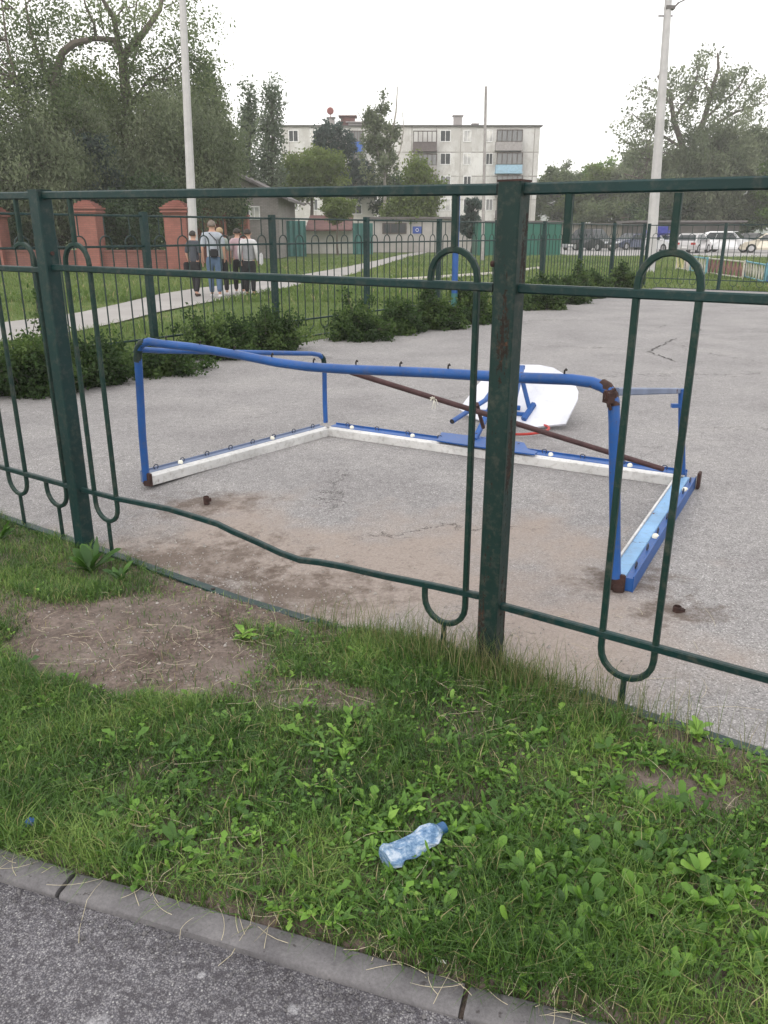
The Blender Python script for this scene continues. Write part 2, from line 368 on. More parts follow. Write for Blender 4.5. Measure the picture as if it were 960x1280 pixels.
def m_kerb():
    t = NT('kerb concrete'); c = t.ramp(t.noise(9, 6, .65), [(.3, (.095, .092, .098)), (.7, (.165, .16, .165))])
    c = t.mix(1, c, t.ramp(t.noise(110, 4, .8), [(.3, .78), (.7, 1.2)]), 'MULTIPLY'); c = t.mix(t.ramp(t.noise(42, 4), [(.66, 0), (.7, .8)]), c, (.05, .045, .045))
    return t.pr(c, .9, 0, t.noise(90, 5, .75), .6, .003, .25)
M['kerb'] = m_kerb()
def m_brick(name, c1, c2, mortar, scale=1.0, xz=True):
    t = NT(name); s = t.n('ShaderNodeSeparateXYZ'); t.l(t.tc.outputs['Object'], s.inputs[0])
    cb = t.n('ShaderNodeCombineXYZ'); t.l(t.math('ADD', s.outputs[0], s.outputs[1]), cb.inputs[0]); t.l(s.outputs[2], cb.inputs[1])
    b = t.n('ShaderNodeTexBrick'); t.l(cb.outputs[0], b.inputs['Vector']); b.inputs['Color1'].default_value = (*c1, 1); b.inputs['Color2'].default_value = (*c2, 1); b.inputs['Mortar'].default_value = (*mortar, 1)
    b.inputs['Scale'].default_value = scale; b.inputs['Brick Width'].default_value = .26; b.inputs['Row Height'].default_value = .085; b.inputs['Mortar Size'].default_value = .01
    c = t.mix(1, b.outputs[0], t.ramp(t.noise(1.2, 6, .7), [(.3, .75), (.7, 1.15)]), 'MULTIPLY')
    return t.pr(c, .85, 0, b.outputs['Fac'], -.4, .01)
M['brick'] = m_brick('red painted brick', (.28, .108, .085), (.23, .088, .070), (.20, .09, .075))
M['brick_dirty'] = m_brick('dirty red brick', (.22, .085, .07), (.17, .068, .058), (.12, .065, .055))
def m_panelwall():
    t = NT('weathered concrete panels'); s = t.n('ShaderNodeSeparateXYZ'); t.l(t.tc.outputs['Object'], s.inputs[0])
    cb = t.n('ShaderNodeCombineXYZ'); t.l(t.math('ADD', s.outputs[0], s.outputs[1]), cb.inputs[0]); t.l(s.outputs[2], cb.inputs[1])
    b = t.n('ShaderNodeTexBrick'); t.l(cb.outputs[0], b.inputs['Vector']); b.offset = 0; b.inputs['Color1'].default_value = (.66, .655, .645, 1); b.inputs['Color2'].default_value = (.55, .545, .535, 1); b.inputs['Mortar'].default_value = (.20, .185, .17, 1)
    b.inputs['Scale'].default_value = 1; b.inputs['Brick Width'].default_value = 2.9; b.inputs['Row Height'].default_value = 2.64; b.inputs['Mortar Size'].default_value = .06
    c = t.mix(t.ramp(t.noise(.55, 7, .7, vec=t.coord((1, 1, .6))), [(.42, 0), (.56, .75)]), b.outputs[0], (.42, .405, .385))
    c = t.mix(t.ramp(t.noise(1.6, 6, .75), [(.55, 0), (.68, .5)]), c, (.66, .66, .65))
    c = t.mix(t.ramp(t.noise(2.2, 6, .8, vec=t.coord((2.5, 2.5, .35), (3, 5, 1))), [(.54, 0), (.66, .55)]), c, (.26, .245, .23))
    return t.pr(c, .9)
M['panel'] = m_panelwall()
M['glass'] = m_simple('window glass', (.03, .035, .04), .08, 0, .2, 1, 0, .35)
def m_curtain():
    t = NT('window with pale curtain'); c = t.ramp(t.noise(.8, 1, .5), [(.45, (.33, .33, .33)), (.6, (.62, .61, .58))])
    return t.pr(c, .15, 0, spec=.9)
M['curtain'] = m_curtain(); M['halfglass'] = m_simple('dim window glass', (.13, .135, .14), .08, 0, .2, 1, 0, .9)
M['wframe'] = m_simple('white frame paint', (.72, .72, .72), .5)
M['bframe'] = m_simple('brown frame paint', (.06, .045, .04), .6)
M['tar'] = m_simple('roof edge', (.09, .085, .085), .9)
M['balc_grey'] = m_simple('grey balcony board', (.32, .30, .30), .8)
M['balc_dark'] = m_simple('dark balcony board', (.12, .10, .10), .8)
M['balc_blue'] = m_simple('light blue balcony board', (.30, .47, .60), .7)
M['tarp_blue'] = m_simple('blue tarp', (.02, .10, .40), .6)
M['tarp_navy'] = m_simple('violet blue cover', (.03, .04, .26), .6)
M['shingle'] = m_brick('grey wall blocks', (.26, .24, .23), (.21, .195, .19), (.17, .155, .15))
M['slate'] = m_simple('grey slate roof', (.13, .12, .12), .85, 0, .3, 2)
M['teal'] = m_simple('teal sheet metal', (.045, .16, .15), .5, .1, .3, 1.2)
M['gsheet'] = m_simple('dark green sheet metal', (.008, .105, .075), .45, .1, .2, 1.0)
M['redroof'] = m_simple('brown red roof', (.13, .06, .055), .8, 0, .35, 2)
M['whitewall'] = m_simple('whitewashed wall', (.62, .60, .57), .9, 0, .2, 1.0)
M['greywall'] = m_simple('pale grey wall', (.36, .34, .33), .9, 0, .25, .8)
M['beigewall'] = m_simple('beige garage wall', (.26, .235, .21), .9, 0, .3, .8)
M['darkwall'] = m_simple('dark garage wall', (.075, .07, .065), .9, 0, .3, .8)
M['sign_blue'] = m_simple('blue sign face', (.03, .07, .30), .5)
M['tyre'] = m_simple('tyre rubber', (.02, .02, .02), .85)
M['rim'] = m_simple('wheel metal', (.4, .4, .42), .35, .7)
M['lamp_red'] = m_simple('tail lamp', (.35, .02, .02), .2)
M['lamp_clear'] = m_simple('head lamp', (.6, .62, .65), .1)
M['plate'] = m_simple('number plate', (.6, .6, .6), .5)
M['clay'] = m_simple('pale concrete path', (.285, .272, .262), .95, 0, .16, .7, .3)
M['clay2'] = m_simple('trodden pale track', (.34, .32, .28), .95, 0, .2, .7, .3)
M['carpark'] = m_simple('car park asphalt', (.30, .29, .285), .95, 0, .2, .6, .3)
def carpaint(n, c): 
    t = NT(n); return t.pr(t.ramp(t.noise(1.5, 3), [(.3, tuple(v * .92 for v in c)), (.7, c)]), .3, .25, Coat_Weight=.6)

# ------------------------------------------------------------------ SETTING: ground, court, paths
def axis_lines(a, b, step, lo, hi, g=1.28):
    xs = list(np.arange(a, b + step / 2, step)); s = step; x = xs[-1]
    while x < hi: s *= g; x += s; xs.append(min(x, hi))
    s = step; x = xs[0]; pre = []
    while x > lo: s *= g; x -= s; pre.append(max(x, lo))
    return np.array(pre[::-1] + xs)
gx = axis_lines(-4.5, 2.6, .035, -700, 700); gy = axis_lines(.9, 5.2, .035, -40, 700)
X, Y = np.meshgrid(gx, gy, indexing='ij'); Z = hground(X, Y)
V = np.stack([X, Y, Z], -1).reshape(-1, 3); ny = len(gy)
i, j = np.meshgrid(np.arange(len(gx) - 1), np.arange(ny - 1), indexing='ij'); a = (i * ny + j).ravel()
quads = np.stack([a, a + ny, a + ny + 1, a + 1], 1)
g = mesh_np('ground', V, quads.ravel(), np.full(len(quads), 4), M['soil'], smooth=True); tag(g, kind='structure')

# court: sheet laid in fence coordinates (s along the near fence, d away from it)
ls = axis_lines(-3.5, 4.0, .08, -13, 18); ld = axis_lines(-.02, 2.4, .08, -.02, 27.5)
S, D = np.meshgrid(ls, ld, indexing='ij')
# left edge follows the shrub bed, far edge stops short of the end fence
L0 = np.array([-3.39, 10.32]); LD = np.array([.594, .804]); LN = np.array([.804, -.594])
X = FA[0] + S * FD[0] + D * FN[0]; Y = FA[1] + S * FD[1] + D * FN[1]
ed = (X - L0[0]) * LN[0] + (Y - L0[1]) * LN[1]; want = .55 + .25 * (vnoise(S, D, 1.3) - .5) + .12 * (vnoise(S, D, 5) - .5)
push = np.maximum(0, want - ed); X = X + push * LN[0]; Y = Y + push * LN[1]
C1 = np.array([7.95, 25.6]); ED = np.array([.79, -.613]); EN = np.array([-.613, -.79])
ee = (X - C1[0]) * EN[0] + (Y - C1[1]) * EN[1]; push = np.maximum(0, .12 - ee); X = X + push * EN[0]; Y = Y + push * EN[1]
edge = (D < .01); X = X + np.where(edge, FN[0] * .05 * (vnoise(S, D, 7) - .5), 0)
Z = hdip(X, Y) + .004 + .004 * (vnoise(X, Y, 3) - .5)
V = np.stack([X, Y, Z], -1).reshape(-1, 3); ny = len(ld)
i, j = np.meshgrid(np.arange(len(ls) - 1), np.arange(ny - 1), indexing='ij'); a = (i * ny + j).ravel()
quads = np.stack([a, a + ny, a + ny + 1, a + 1], 1)
P0, P1, P2 = V[quads[:, 0]], V[quads[:, 1]], V[quads[:, 2]]; ar = np.linalg.norm(np.cross(P1 - P0, P2 - P0), axis=1)
quads = quads[ar > 1e-5]
g = mesh_np('sports_court', V, quads.ravel(), np.full(len(quads), 4), M['court'], smooth=True); tag(g, kind='structure')

def crack(pts, w_=.012):
    P = []; r2 = random.Random(len(pts))
    for a_, b_ in zip(pts[:-1], pts[1:]):
        A_, B_ = G(*a_), G(*b_); n = max(3, int(np.linalg.norm(B_ - A_) / .06))
        for q in range(n): P.append(A_ + (B_ - A_) * q / n + np.array([r2.gauss(0, .018), r2.gauss(0, .018), 0]))
    P.append(G(*pts[-1])); m = MB(); vs = []
    for q, p in enumerate(P):
        t_ = P[min(q + 1, len(P) - 1)] - P[max(q - 1, 0)]; t_ /= np.linalg.norm(t_) + 1e-9; w2 = w_ * r2.uniform(.2, 1) * (0.1 if q in (0, len(P) - 1) else 1); z_ = .0115
        vs += [(p[0] - t_[1] * w2 / 2, p[1] + t_[0] * w2 / 2, z_), (p[0] + t_[1] * w2 / 2, p[1] - t_[0] * w2 / 2, z_)]
    m.add(vs, [(2 * q, 2 * q + 1, 2 * q + 3, 2 * q + 2) for q in range(len(P) - 1)]); tag(m.build('court_crack', M['dark']), kind='structure')
crack([(847, 424), (840, 425), (834, 429), (830, 432), (822, 434), (812, 440), (826, 446), (840, 451), (848, 454)], .028)
crack([(822, 411), (831, 407)], .02); crack([(857, 420), (872, 419), (887, 419)], .02); crack([(920, 421), (935, 421.5), (950, 421)], .02); crack([(690, 428), (712, 430)], .016); crack([(860, 414), (875, 412), (880, 415)], .016)
crack([(806, 560), (820, 562), (826, 559)], .008); crack([(735, 451), (752, 452)], .01); crack([(480, 672), (500, 676), (515, 674)], .005)
# near asphalt footpath and its kerb of metre-long stones
def kpt(a_, off, z=0): 
    q = KP + KD * a_ + KN * (off - .018 * math.sin((a_ - .75) * 1.3)); return np.array([q[0], q[1], z])
m = MB(); aa = np.arange(-6, 8.01, .25)
vs = [kpt(a_, -.078, -.010) for a_ in aa] + [kpt(a_, -3.2, -.008) for a_ in aa]; n = len(aa)
m.add(vs, [(q, q + 1, n + q + 1, n + q) for q in range(n - 1)])
tag(m.build('footpath', M['path']), kind='structure')
m = MB(); a0 = .235 - 6 * 1.055
for k in range(13):
    s0 = a0 + k * 1.055 + .006; s1 = s0 + 1.055 - .012; dz = random.uniform(-.004, .004); n = 9; vs = []
    prof = [(-.080, -.06), (-.080, -.004), (-.077, .004), (-.072, .007), (-.006, .010), (-.002, .007), (0, .000), (0, -.06)]
    for q in range(n):
        a_ = s0 + (s1 - s0) * q / (n - 1); c_ = .012 if q in (0, n - 1) else 0
        for (o_, z_) in prof: vs.append(kpt(a_, o_ + random.uniform(-.0015, .0015), z_ + dz - (c_ * .4 if z_ > 0 else 0) + random.uniform(-.001, .001)))
    kk = len(prof)
    m.add(vs, [(q * kk + r_, q * kk + r_ + 1, (q + 1) * kk + r_ + 1, (q + 1) * kk + r_) for q in range(n - 1) for r_ in range(kk - 1)] + [tuple(range(kk)), tuple((n - 1) * kk + r_ for r_ in range(kk))[::-1]])
tag(m.build('kerb', M['kerb'], smooth=True), kind='structure')

def strip(name, up, lo, mat, z=.012):
    U = [G(*p) for p in up]; L_ = [G(*p) for p in lo]; n = len(U); m = MB(); vs = []
    for q in range(n): vs += [(U[q][0], U[q][1], z), (L_[q][0], L_[q][1], z)]
    m.add(vs, [(2 * q, 2 * q + 1, 2 * q + 3, 2 * q + 2) for q in range(n - 1)]); o = m.build(name, mat); tag(o, kind='structure'); return U + L_[::-1]
PU = [(-160, 428), (-60, 412), (0, 404), (50, 398), (100, 391), (150, 380), (200, 368), (250, 360), (300, 355), (340, 350), (381, 343), (432, 334), (470, 326), (500, 319), (530, 314)]
PL = [(-160, 470), (-60, 442), (0, 428), (50, 421), (100, 414), (150, 403), (200, 390), (250, 380), (300, 371), (349, 362), (386, 353.5), (440, 343), (480, 331), (508, 322), (534, 316)]
path_poly = strip('pedestrian_path', PU, PL, M['clay'])
track_poly = strip('side_track', [(455, 350.5), (500, 348), (560, 344), (620, 340), (680, 333)], [(455, 354), (500, 352), (560, 347.5), (620, 343), (680, 336)], M['clay2'], .016)
m = MB(); q = [at(690, 330, 60), at(1250, 330, 50), at(1250, 300, 110), at(640, 300, 112)]
m.add([(v[0], v[1], .012) for v in ([13, 60, 0], [70, 44, 0], [90, 96, 0], [18, 96, 0])], [(0, 1, 2, 3)]); tag(m.build('car_park', M['carpark']), kind='structure')

# far wooded hills closing the horizon
def hills():
    xs = np.linspace(-560, 640, 120); m = MB(); vs = []
    for r_, (Yr, k) in enumerate(((430, 0), (520, .82), (600, 1.0), (670, 0))):
        for x in xs: 
            h = 27 + 20 * fbm(np.array([x]), np.array([3.]), .0035, 3)[0] + 4 * fbm(np.array([x]), np.array([9.]), .03, 3)[0]
            vs.append((x, Yr + 25 * math.sin(x * .01), -2 + h * k))
    n = len(xs); m.add(vs, [(r_ * n + q, r_ * n + q + 1, (r_ + 1) * n + q + 1, (r_ + 1) * n + q) for r_ in range(3) for q in range(n - 1)])
    tag(m.build('hills', m_simple('hazy wooded hill', (.115, .135, .12), .95, 0, .35, .02), smooth=True), kind='structure')
hills()

# ------------------------------------------------------------------ NEAR FENCE
def fp(s, z, off=0): return FA + FD * s + FN * off + np.array([0, 0, z])
def zpost(s_): return 1.788 - .0150 * min(3.4, max(-2.5, s_))
fence = thing('metal_fence', 'dark green square-tube fence in the foreground with bent rail and missing bars', 'fence', fp(0, 0))
rzF = math.atan2(FD[1], FD[0])
for k in (-2, -1, 0, 1, 2, 3):
    ps = k * FL + (.012 if k == 1 else 0); m = MB(); m.rect([fp(ps, -.35), fp(ps, .3), fp(ps + .002, 1.0), fp(ps + .006, zpost(ps))], .08, .08, nrm=FN, ch=.07)
    o = m.build('post', M['green_rust'] if k == 1 else M['green'], fence, smooth=False)
    if k == 1: o['label'] = 'post with long rust streaks on its face'
    m = MB(); m.box(fp(ps + .006, zpost(ps) + .003), (.082, .082, .006), rzF); m.build('post_cap', M['rust'] if k == 1 else M['green'], o)
    for s_ in (-1, 1): m = MB(); m.tube([fp(k * FL + s_ * .039, 1.50, -.0), fp(k * FL + s_ * .052, 1.50, -.0)], .010, 8); m.build('bolt', M['rust'], o)
def rail(name, pts, a=.03, b=.028, mat='green', par=fence):
    m = MB(); m.rect([fp(*p) for p in pts], a, b, nrm=FN); return m.build(name, M[mat], par)
hp = .0385
def ztop(s_): return 1.768 - .0155 * min(3.4, max(-2.5, s_))
for k in (-2, -1, 0, 1, 2):
    s0 = k * FL + hp; s1 = (k + 1) * FL - hp
    rail('top_rail', [(s0, ztop(s0)), (s1, ztop(s1))], .036, .03)
    rail('middle_rail', [(s0, 1.432 if k == 0 else 1.425), (s1, 1.425 if k == 0 else 1.418)], .03, .028)
    if k == 0:
        px = [(110, 614), (150, 624), (185, 631), (210, 636), (240, 645), (272, 655), (290, 664), (320, 677), (350, 691), (375, 700), (400, 703), (430, 708.5), (480, 720), (540, 732), (600, 745)]
        pts = [fence_sz(*p) for p in px]; pts[0] = (s0, pts[0][1]); pts[-1] = (s1, pts[-1][1])
        o = rail('lower_rail', pts, .026, .022); o['label'] = 'lower rail bent downwards in the middle'
    else: rail('lower_rail', [(s0, .272), (s1, .285 if k == 1 else .27)], .028, .024)
# ground rails: flat angle strips, the middle one broken off before the post
def grail(pts, mat='green'): return rail('ground_rail', pts, .012, .05, mat)
o = grail([(hp, -.058), (.6, -.068), (1.2, -.075), (1.874, -.052)]); o['label'] = 'ground rail broken off short with empty bolt holes'
for s_ in (.45, .62, 1.02, 1.5, 1.78): m = MB(); m.lathe(fp(s_, -.062 - .004 * s_, -.004), [(.011, -.006), (.011, .0035), (.006, .0045)], 10); m.build('bolt_hole', M['dark'], o)
grail([(2.13, .0), (2.45, .002)]); grail([(FL + .05, .008), (FL + 1.02, .008), (2 * FL - hp, .006)])
grail([(-FL + hp, -.06), (-hp, -.062)]); grail([(-2 * FL + hp, -.04), (-FL - hp, -.06)]); grail([(2 * FL + hp, 0), (3 * FL - hp, 0)])
RW = .092
def loop(s, z0=-.03, left=(True, True), right=(True, True), arch=1.0, gap=None, top_stub=True, bot_stub=True):
    """one stadium-shaped loop; left leg can be sawn out between the rails"""
    zt, zb = 1.452, .222; w_ = .021
    def arc(cx, cz, a0, a1, n=10): return [(cx + RW * math.cos(R(a0 + (a1 - a0) * q / n)), cz + RW * math.sin(R(a0 + (a1 - a0) * q / n))) for q in range(n + 1)]
    m = MB()
    if gap is None:
        pts = arc(s, zt, 0, 180) + arc(s, zb, 180, 360)
        P = [fp(*p) for p in pts]
        x = .0105; m.rect(P, w_, w_, nrm=FN, closed=True)
    else:
        a_top, z_cut, z_lo = gap
        pts = arc(s, zt, a_top, 0)[:]; 
        if z_cut: pts = [(s - RW, z_cut)] + arc(s, zt, 180, 0)
        pts += arc(s, zb, 0, -180) + [(s - RW, z_lo)]
        m.rect([fp(*p) for p in pts], w_, w_, nrm=FN)
    m.build('loop_bar', M['green_thin'], fence)
    if top_stub: m = MB(); m.rect([fp(s, zt + RW + .008), fp(s, ztop(s) - .015)], .022, .022, nrm=FN); m.build('stub', M['green_thin'], fence)
    if bot_stub: m = MB(); m.rect([fp(s, zb - RW - .008), fp(s, z0)], .018, .018, nrm=FN); m.build('stub', M['green_thin'], fence)
loop(.238, -.052); loop(2.335, 0, gap=(180, 1.425, .285))
loop(FL + .535, -.005)
m = MB(); m.rect([fp(FL + .207, 1.565), fp(FL + .207, ztop(FL) - .018)], .024, .024, nrm=FN); m.build('stub', M['green_thin'], fence)
loop(-.205, -.055, gap=(125, None, .26)); loop(-.585, -.055)
for s_ in (-.96, -1.34, -1.7, -2.08): loop(s_, -.05)
for s_ in (FL + 1.55, FL + 1.93, FL + 2.3, 2 * FL + .24, 2 * FL + .6, 2 * FL + .95): loop(s_, -.005)
for s_ in (-FL - .24, -FL - .6, -FL - .97, -FL - 1.35, -FL - 1.72, -FL - 2.1): loop(s_, -.04)

# ------------------------------------------------------------------ COURT FENCES (thin bars)
M['green_bar'] = m_simple('thin green bars', (.004, .022, .020), .55)
def court_fence(name, label, base, dr, posts, cat='fence'):
    dr = np.array([dr[0], dr[1], 0.]); nr = np.array([-dr[1], dr[0], 0]); b0 = np.array([base[0], base[1], 0.])
    f = thing(name, label, cat, b0 + dr * posts[0]); q_ = lambda s, z: b0 + dr * s + np.array([0, 0, z])
    for s in posts:
        m = MB(); m.rect([q_(s, -.2), q_(s, 1.84)], .085, .085, nrm=nr, ch=.08); m.build('post', M['green'], f)
    for a_, b_ in zip(posts[:-1], posts[1:]):
        m = MB(); a2, b2 = a_ + .043, b_ - .043
        for z in (1.79, 1.43, .27, .0): m = MB(); m.rect([q_(a2, z), q_(b2, z)], .026, .026, nrm=nr); m.build('rail', M['green'], f)
        n = max(1, round((b2 - a2) / .36)); st = (b2 - a2) / n; m = MB(); h = .085
        for k in range(n):
            c = a2 + st * (k + .5)
            for e in (-h, h):
                if n: pass
            arc = [q_(c - h, .33)] + [q_(c - h, 1.44)] + [q_(c - h * math.cos(R(t)), 1.47 + h * math.sin(R(t))) for t in range(0, 181, 30)] + [q_(c + h, 1.44), q_(c + h, .33)]
            m.rect(arc, .015, .015, nrm=nr); m.rect([q_(c, 1.56), q_(c, 1.79)], .014, .014, nrm=nr)
            if k < n - 1:
                c2 = c + st / 2; g_ = st / 2 - h
                m.rect([q_(c2 - g_, .34)] + [q_(c2 - g_ * math.cos(R(t)), .21 - g_ * math.sin(R(t))) for t in range(0, 181, 30)] + [q_(c2 + g_, .34)], .015, .015, nrm=nr)
                m.rect([q_(c2, .11), q_(c2, 0)], .014, .014, nrm=nr)
        m.build('bars', M['green_bar'], f)
    return f
court_fence('court_fence', 'long dark green looped-bar fence running back along the shrubs', (-3.39, 10.32), (.594, .804), [-9.0, -6.4, -4.0, -1.7, .58, 2.9, 5.2, 7.5, 9.8, 12.1, 14.3, 16.5, 18.9])
court_fence('court_fence', 'dark green looped-bar fence across the far end of the court', (7.9, 25.65), (.79, -.613), [.12, 2.35, 4.6, 6.9, 9.2, 11.5, 13.8, 16.1])

# ------------------------------------------------------------------ FALLEN GOAL WITH BACKBOARD
gA, gB, gC, gD = G(187, 606), G(410, 544), G(853, 608), G(769, 737)
goal = thing('football_goal', 'blue and white football goal with basketball backboard tipped onto its mouth', 'goal', (gB + gC) / 2)
up = np.array([0, 0, 1.])
def unit(v): return v / np.linalg.norm(v)
def beam(name, P, Q, side, wmat, bmat, label=None, blue_h=.05, hooks=8, knobs=2, fw=.086):
    """square white tube on the ground with a blue flange along the side away from the mouth"""
    t = unit(Q - P); sd_ = unit(np.cross(up, t)) * side; lift = up * .035
    m = MB(); m.rect([P + lift, P + (Q - P) * .5 + lift, Q + lift], .078, .066, nrm=up, ch=.06); o = m.build(name, M[wmat], goal)
    if label: o['label'] = label
    fo = .042 + fw / 2; m = MB(); m.rect([P + sd_ * fo + up * .038, Q + sd_ * fo + up * .038], fw, .066, nrm=up, ch=.06)
    m.rect([P + sd_ * (fo + fw / 2) + up * .042, Q + sd_ * (fo + fw / 2) + up * .042], .006, .082, nrm=up, ch=.06); m.build('flange', M[bmat], o)
    for k in range(hooks):
        c = P + (Q - P) * ((k + .5) / hooks) + sd_ * fo + up * .073
        m = MB(); m.tube([c + t * .018 * math.cos(R(a_)) + up * (.016 + .016 * math.sin(R(a_))) for a_ in range(-60, 241, 30)], .0036, 6); m.build('net_hook', M['hookm'], o)
    for k in range(knobs):
        c = P + (Q - P) * ((k + .35) / knobs) + sd_ * .06 + up * .070
        m = MB(); m.lathe(c, [(.001, .024), (.012, .021), (.018, .012), (.018, 0)][::-1], 12); m.build('plug', M['knob'], o, smooth=True)
    return o
pl = beam('goal_post', gA, gB, 1, 'white', 'blue_grey', 'post with worn white face and grey blue edge', fw=.05)
cb = beam('crossbar', gB, gC, 1, 'white', 'blue', hooks=10, knobs=5)
pr_ = beam('goal_post', gC, gD, 1, 'blue_pale', 'blue', 'pale blue post with a white inner edge', hooks=7, knobs=2, fw=.036)
tC = unit(gD - gC); sC = unit(np.cross(up, tC)); m = MB(); m.rect([gC - sC * .043 + up * .070, gD - sC * .043 + up * .070], .012, .02, nrm=up); m.build('edge_strip', M['white'], pr_)
# rusted foot plates
for c, (px_, py_) in ((gA, (0, 0)), (gD, (0, 0))):
    m = MB(); dirc = unit((gA - gB) if c is gA else (gD - gC)); sv = unit(np.cross(up, dirc))
    m.box(c + dirc * .012 + up * .043 + sv * .0, (.022, .088, .088), math.atan2(dirc[1], dirc[0])); m.box(c + dirc * .03 + up * .02 + sv * .02, (.02, .05, .035), math.atan2(dirc[1], dirc[0]) + .3); m.build('foot_plate', M['rust'], goal, bevel=.004)
m = MB(); m.box(gC + sC * .098 + tC * .01 + up * .06, (.07, .02, .11), math.atan2(tC[1], tC[0])); m.build('foot_plate', M['rust'], goal, bevel=.004)
def zat(p, y):
    lo, hi = -.5, 1.55
    for _ in range(40):
        mz = (lo + hi) / 2; q = np.array([p[0], p[1], mz - CH]); yy = 640 - F0 * (q @ UPV) / (q @ FWD)
        if yy > y: lo = mz
        else: hi = mz
    return mz
def onpix(px, py, near, far, t):
    """point on the pixel ray at the depth (world Y) a fraction t between two points"""
    Yv = near[1] + (far[1] - near[1]) * t; return at(px, py, Yv)
nl = gA + unit(gA - gB) * .0; tl = at(172, 430, gA[1] - .04); tr = at(768, 492, gD[1] + .03)
arcL = [at(183, 602, gA[1]), at(178, 545, gA[1] - .01), at(174.5, 480, gA[1] - .03), at(172.5, 448, gA[1] - .04), at(173, 437, gA[1] - .045), at(177, 430, gA[1] - .055), at(186, 427, gA[1] - .07), at(200, 429.5, gA[1] - .09)]
topp = [(200, 429.5), (240, 434), (300, 444), (345, 453), (385, 458.5), (430, 461.5), (480, 463.5), (540, 466), (600, 469.5), (660, 472.5), (715, 474.5), (740, 478)]
arcT = [at(px_, py_, gA[1] - .09 + (gD[1] + .12 - gA[1] + .09) * ((px_ - 200) / 540)) for px_, py_ in topp]
# depth grows linearly in 1/Y across the picture for a straight bar
for q in range(len(arcT)):
    u = (topp[q][0] - 200) / 540; Yv = 1 / ((1 - u) / (gA[1] - .09) + u / (gD[1] + .10)); arcT[q] = at(*topp[q], Yv)
arcR = [at(753, 483, gD[1] + .06), at(762, 489, gD[1] + .03), at(767, 500, gD[1] + .01), at(768, 530, gD[1]), at(768.5, 620, gD[1] - .0), at(769, 722, gD[1] - .01)]
m = MB(); m.tube(arcL + arcT[1:-1] + [arcT[-1]] + arcR, .0255, 12); tube_o = m.build('rear_frame', M['blue'], goal, smooth=True); tube_o['label'] = 'thick blue tube bent over and sagging in the middle'
m = MB()
for px_, py_ in ((208, 430), (250, 436), (293, 443), (340, 452), (392, 459), (445, 461.5), (500, 464), (560, 467), (705, 474)):
    u = (px_ - 200) / 540; Yv = 1 / ((1 - u) / (gA[1] - .09) + u / (gD[1] + .10)); c = at(px_, py_, Yv) + up * .024
    m.tube([c, c + up * .014, c + up * .022 + FD * .006, c + up * .016 + FD * .012], .0045, 6)
m.build('net_hook', M['dark'], tube_o)
m = MB(); m.tube([at(752, 481, gD[1] + .07) , at(759, 485, gD[1] + .045), at(765, 494, gD[1] + .02), at(767, 508, gD[1] + .005)], .0285, 10)
m.box(at(761, 497, gD[1] - .01), (.035, .04, .045), .4); m.box(at(766, 505, gD[1] + .03), (.045, .02, .03), -.3); m.tube([at(757, 488, gD[1] - .03), at(763, 512, gD[1] - .02)], .008, 6); m.tube([at(769, 486, gD[1] - .01), at(756, 500, gD[1] - .02)], .008, 6)
m.build('torn_joint', M['rust'], tube_o, smooth=True)
m = MB(); m.tube([at(171.8, 452, gA[1] - .04), at(173, 436, gA[1] - .045), at(177, 429.5, gA[1] - .055), at(182, 427.5, gA[1] - .063)], .0268, 12); m.build('scuffed_bend', M['green_rust'], tube_o, smooth=True)
# left side bar and far-left upright
YB = gB[1]
bl = [at(176, 437, gA[1] - .03), at(205, 438.5, gA[1] + .17), at(300, 440.5, (gA[1] + YB) / 2 + .05), at(390, 442, YB - .12), at(399, 443.5, YB - .03), at(404, 448, YB), at(405.5, 456, YB + .01), at(406, 500, YB + .02), at(407, 528, YB + .03)]
m = MB(); m.tube(bl, .019, 10); o = m.build('side_frame', M['blue'], goal, smooth=True)
m = MB(); m.tube([at(401, 444.5, YB - .015), at(404.3, 448.5, YB), at(405.5, 456, YB + .01)], .0205, 10); m.build('scuffed_bend', M['green_rust'], o, smooth=True)
YC = gC[1] + .04
m = MB(); m.rect([at(770, 489.5, gD[1] + .04), at(848, 488.5, YC)], .03, .035, nrm=up); m.build('side_frame', M['blue_grey'], goal)
m = MB(); m.tube([at(852, 486, YC), at(852, 540, YC), at(853, 592, YC)], .021, 10); m.box(at(845, 507, YC), (.06, .03, .025)); m.build('side_frame', M['blue'], goal, smooth=True)
# loose rusty pipe lying across
pA = at(430, 463.5, 4.35); pA = at(438, 465, 5.0); pB = at(829, 586.5, gC[1] - .03)
m = MB(); m.tube([pA, pB], .0175, 10); rp = m.build('brace_pipe', M['rustpipe'], goal, smooth=True)
u = (596 - 438) / (829 - 438.); Yv = 1 / ((1 - u) / 5.0 + u / (gC[1] - .03))
m = MB(); m.tube([at(596, 505, Yv + .02), at(604, 534, Yv + .32)], .014, 8); m.build('strut', M['rustpipe'], rp, smooth=True)
m = MB()
u = (543 - 438) / 391.; Yv = 1 / ((1 - u) / 5.0 + u / (gC[1] - .03)); c = at(543, 497, Yv)
for k in range(9):
    d_ = np.array([random.uniform(-.03, .03), -.02, random.uniform(-.09, .01)]); m.tube([c, c + d_ * .5 + np.array([0, -.02, .01]), c + d_], .0022, 5)
m.build('string_scrap', M['knob'], rp)
